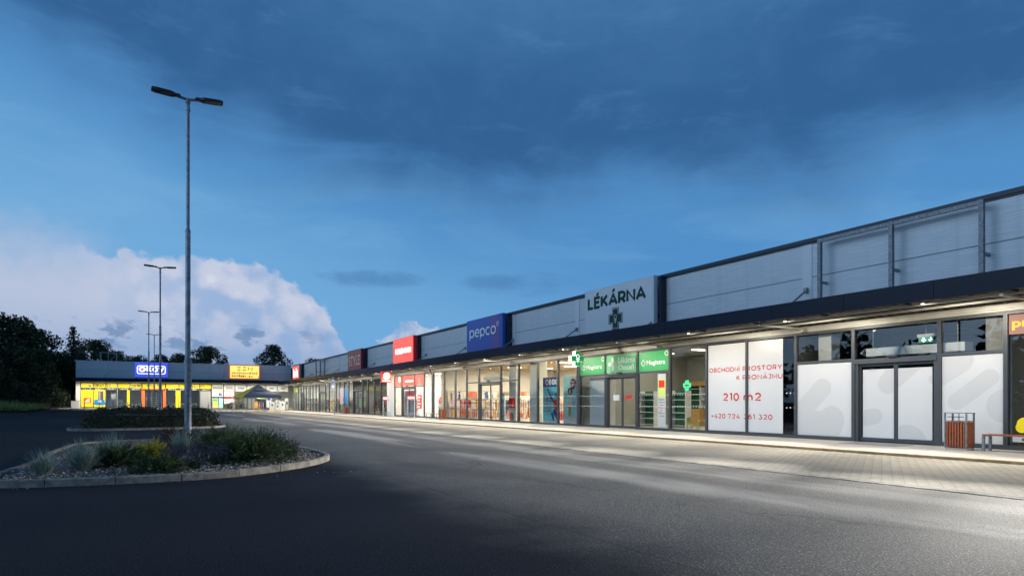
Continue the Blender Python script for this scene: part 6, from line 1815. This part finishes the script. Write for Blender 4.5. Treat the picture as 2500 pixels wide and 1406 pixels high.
lavender(0.82, 13.75, .03, .36, .34, 120, 'lavender bush close to the kerb in the middle', 32)
lavender(1.05, 15.3, .05, .4, .40, 140, 'lavender bush in front of the lamp post', 33)
lavender(2.9, 15.35, .04, .42, .40, 220, 'low lavender bush right of the largest juniper', 34)
lavender(1.3, 14.3, .04, .34, .36, 160, 'small lavender bush at the left foot of the largest juniper', 35)
lavender(2.95, 17.2, .05, .4, .45, 160, 'lavender bush with thin stalks at the back right', 36)


# ---- hedge on the second island
def leaf_cloud(mb, pts, size, r_, mi=0, flat=0.0):
    for p in pts:
        p = Vector(p); s_ = size * r_.uniform(.6, 1.25)
        n_ = Vector((r_.gauss(0, 1), r_.gauss(0, 1), r_.gauss(0, 1) + flat)).normalized()
        u = n_.cross(Vector((r_.gauss(0, 1), r_.gauss(0, 1), r_.gauss(0, 1)))).normalized(); v = n_.cross(u)
        mb._add([p - u * s_ * .5, p + v * s_ * .28, p + u * s_ * .5, p - v * s_ * .28], [(0, 1, 2, 3)], mi)
    return mb


rh = random.Random(40); pts = []
while len(pts) < 17000:
    x, y = rh.uniform(-2.75, 3.6), rh.uniform(37.55, 49.3)
    if not inside(x, y, inner2): continue
    top = 0.90 + 0.10 * math.sin(x * 2.1 + y * .7) + 0.05 * math.sin(x * 5.3 + 1) - 0.22 * sst(abs(x - .42), 2.6, 3.3) - (0.1 if y < 38.0 else 0)
    deep = abs(x - .42) < 2.5 and 38.35 < y < 48.4
    if deep and rh.random() < .55: continue
    z = top - rh.random() * .22 if deep else rh.random() * top
    pts.append((x, y, z + (rh.expovariate(9) if rh.random() < .06 else 0)))
o = root('hedge', (0.42, 43.3, 0.0), 'long low dark clipped hedge filling the second island', 'hedge')
leaf_cloud(MB(), pts, 0.10, rh).build('foliage', M['hedge'], o)
MB()._add([(-2.1, 38.5, 0.0), (2.9, 38.5, 0), (2.9, 48.4, 0), (-2.1, 48.4, 0), (-2.0, 38.7, .62), (2.8, 38.7, .62), (2.8, 48.2, .62), (-2.0, 48.2, .62)], [(4, 5, 6, 7), (0, 1, 5, 4), (1, 2, 6, 5), (2, 3, 7, 6), (3, 0, 4, 7)], 0).build('inner_twigs', M['hedge'], o)

# ---- grass bank and low kerb on the far left
mb = MB()
sheet('grass_bank', -60, -10.6, 84, 200, 20, 20, 0.05, M['soil'])
rb = random.Random(50)
for _ in range(9000):
    x = -10.8 - (rb.random() ** 1.5) * 26; y = 84.3 + rb.random() ** 1.3 * 22
    for __ in range(1):
        a = rb.random() * 6.283; tl = rb.random() * .6
        blade(mb, (x, y, gz(x, y) + .04), (math.cos(a) * math.sin(tl), math.sin(a) * math.sin(tl), math.cos(tl)), rb.uniform(.5, 1.25) * (1.0 if x < -12.5 else .7), .06, .8, 0, 3)
tag(mb.build('tall_grass', M['grass']), kind='stuff')

# ---- trees
def clump_crown(mb, clumps, per, size, r_, mi=0):
    for (cx, cy, cz, rad) in clumps:
        pts = []
        for _ in range(int(per * rad * rad)):
            v = Vector((r_.gauss(0, 1), r_.gauss(0, 1), r_.gauss(0, 1))).normalized() * rad * r_.uniform(.55, 1.08)
            pts.append((cx + v.x, cy + v.y, cz + v.z * .8))
        leaf_cloud(mb, pts, size, r_, mi)


def broad_tree(x, y, z, H, W_, label, seed, leaf, grp, low=0.12, per=150, size=0.42, n=34):
    r_ = random.Random(seed)
    o = root('broadleaf_tree', (x, y, z), label, 'tree', grp)
    tr = MB(); cl = []
    tr.tube([(x, y, z - .1), (x + .1, y, z + H * .3), (x, y + .1, z + H * .62), (x + .05, y, z + H * .85)], [W_ * .05, W_ * .04, W_ * .025, .05], 8)
    for i in range(n):
        t = low + (1 - low) * (i + .5) / n
        prof = math.sin(math.pi * (0.12 + 0.80 * ((t - low) / (1 - low)) ** 0.8)) ** 0.7
        a = i * 2.4 + r_.uniform(-.5, .5); rr_ = W_ * .5 * prof * r_.uniform(.45, .95)
        rad = W_ * r_.uniform(.12, .2)
        c_ = (x + math.cos(a) * rr_, y + math.sin(a) * rr_, z + H * (t * .93 + .02), rad)
        cl.append(c_)
        tr.tube([(x, y, z + H * max(.15, t * .75)), (x + math.cos(a) * rr_ * .5, y + math.sin(a) * rr_ * .5, z + H * (t * .85)), c_[:3]], [W_ * .018, W_ * .012, .02], 5)
    cl.append((x, y, z + H * .93, W_ * .12))
    tr.build('trunk', M['bark'], o)
    cr = MB(); clump_crown(cr, cl, per, size, r_); cr.build('crown', M[leaf], o)
    return o


def conifer(x, y, z, H, W_, label, seed, grp):
    r_ = random.Random(seed)
    o = root('conifer_tree', (x, y, z), label, 'tree', grp)
    MB().tube([(x, y, z - .1), (x, y, z + H * .96)], [W_ * .04, .03], 8).build('trunk', M['bark'], o)
    cr = MB(); nlev = 24
    for i in range(nlev):
        t = i / nlev; rr_ = W_ * .5 * (1 - t) ** .85 * r_.uniform(.85, 1.1) + .12; zz = z + H * (.08 + .9 * t)
        nb = max(5, int(13 * (1 - t)) + 3)
        for b in range(nb):
            a = b * 6.283 / nb + r_.uniform(-.3, .3); L = rr_ * r_.uniform(.75, 1.1); pts = []
            for k in range(int(L * 16) + 4):
                s_ = r_.random(); pts.append((x + math.cos(a) * L * s_ + r_.gauss(0, .14), y + math.sin(a) * L * s_ + r_.gauss(0, .14), zz - .28 * L * s_ + r_.gauss(0, .12)))
            leaf_cloud(cr, pts, .38, r_)
    cr.build('crown', M['leaf_con'], o)
    return o


TG = 'dark trees left of the far block'; TB = 'trees showing over the roof of the far block'
A_ = broad_tree(-16.0, 108, .6, 12.3, 9.2, 'tall dark tree cut by the left edge of the picture', 101, 'leaf_dark', TG, low=.04)
B_ = broad_tree(-13.6, 114, .6, 11.4, 8.2, 'tall dark tree left of the conifer', 102, 'leaf_dark', TG, low=.04)
C_ = conifer(-9.8, 122, .6, 13.2, 7.5, 'dark conifer with a pointed top beside the far block', 103, TG)
for p, x, y, s_, rz, lab in ((B_, -21, 112, .95, 1.0, 'dark tree at the far left edge behind the tallest'), (A_, -12.3, 106.5, .62, 2.0, 'lower dark tree in front of the conifer'), (B_, -16.5, 101, .55, 3.0, 'low dark tree in front behind the grass bank'), (A_, -20, 99, .6, 4.0, 'low dark tree at the left edge behind the grass bank'), (B_, -11.2, 112, .72, 5.0, 'middle sized dark tree against the block corner'), (A_, -25, 104, .8, 0.5, 'dark tree beyond the left edge of the picture'), (B_, -18.5, 120, 1.0, .3, 'dark tree filling the gap behind the tallest tree')):
    dup(p, (x, y, .55), rz, lab, (s_, s_, s_))
sh = broad_tree(-13, 98.5, .5, 3.0, 4.5, 'dark bushy shrub behind the tall grass', 120, 'leaf_dark', 'dark shrubs behind the grass bank', low=.0, per=260, size=.3, n=16)
for x, y, s_, lab in ((-16.5, 97.5, 1.1, 'second dark shrub behind the tall grass'), (-20, 95, 1.2, 'dark shrub behind the tall grass at the left edge'), (-10.9, 103.5, .85, 'dark shrub beside the utility cabinet'), (-11.2, 109, 1.2, 'dark shrub along the side wall of the far block'), (-14.6, 104, 1.4, 'large dark shrub under the tall trees')):
    dup(sh, (x, y, .5), x, lab, (s_, s_, s_))
D_ = broad_tree(26.0, 158, 0, 15.0, 7.6, 'round dark tree over the roof right of the yellow sign', 104, 'leaf_dark', TB, low=.3)
E_ = broad_tree(12.6, 165, 0, 14.3, 9.0, 'dark spreading tree over the roof right of the nearest lamp post', 105, 'leaf_mid', TB, low=.3)
for p, x, y, s_, rz, lab in ((E_, -8.6, 150, .95, 1.2, 'dark tree over the roof behind the guard rail'), (D_, -5.2, 160, .83, 2.4, 'dark tree over the roof between guard rail and blue sign'), (E_, -1.6, 172, .84, 4.0, 'low tree over the roof left of the blue sign'), (D_, 3.3, 170, .84, .4, 'low tree over the roof just right of the second street lamp'), (E_, 7.2, 169, .88, 3.0, 'tree over the roof directly left of the nearest lamp post'), (E_, 42, 185, .95, 2.0, 'distant tree top over the roofline left of the STYLE sign')):
    dup(p, (x, y, 0), rz, lab, (s_, s_, s_))

# ---- the wood along the west side of the car park (outside the frame, mirrored in the shop windows)
rw = random.Random(77); wood = MB()
for k in range(60):
    y0 = -30 + k * 5.6 + rw.uniform(-1, 1); x0 = -62 + rw.uniform(-5, 5); hgt = rw.uniform(9, 14.5); wd = rw.uniform(3.4, 4.6)
    pts = []
    for _ in range(420):
        v = Vector((rw.gauss(0, 1), rw.gauss(0, 1), rw.gauss(0, 1))).normalized() * rw.uniform(.25, 1.05)
        pts.append((x0 + v.x * wd, y0 + v.y * wd, hgt * .5 + v.z * hgt * .5))
    leaf_cloud(wood, pts, 1.7, rw)
tag(wood.build('distant_wood', M['leaf_dark']), kind='stuff')
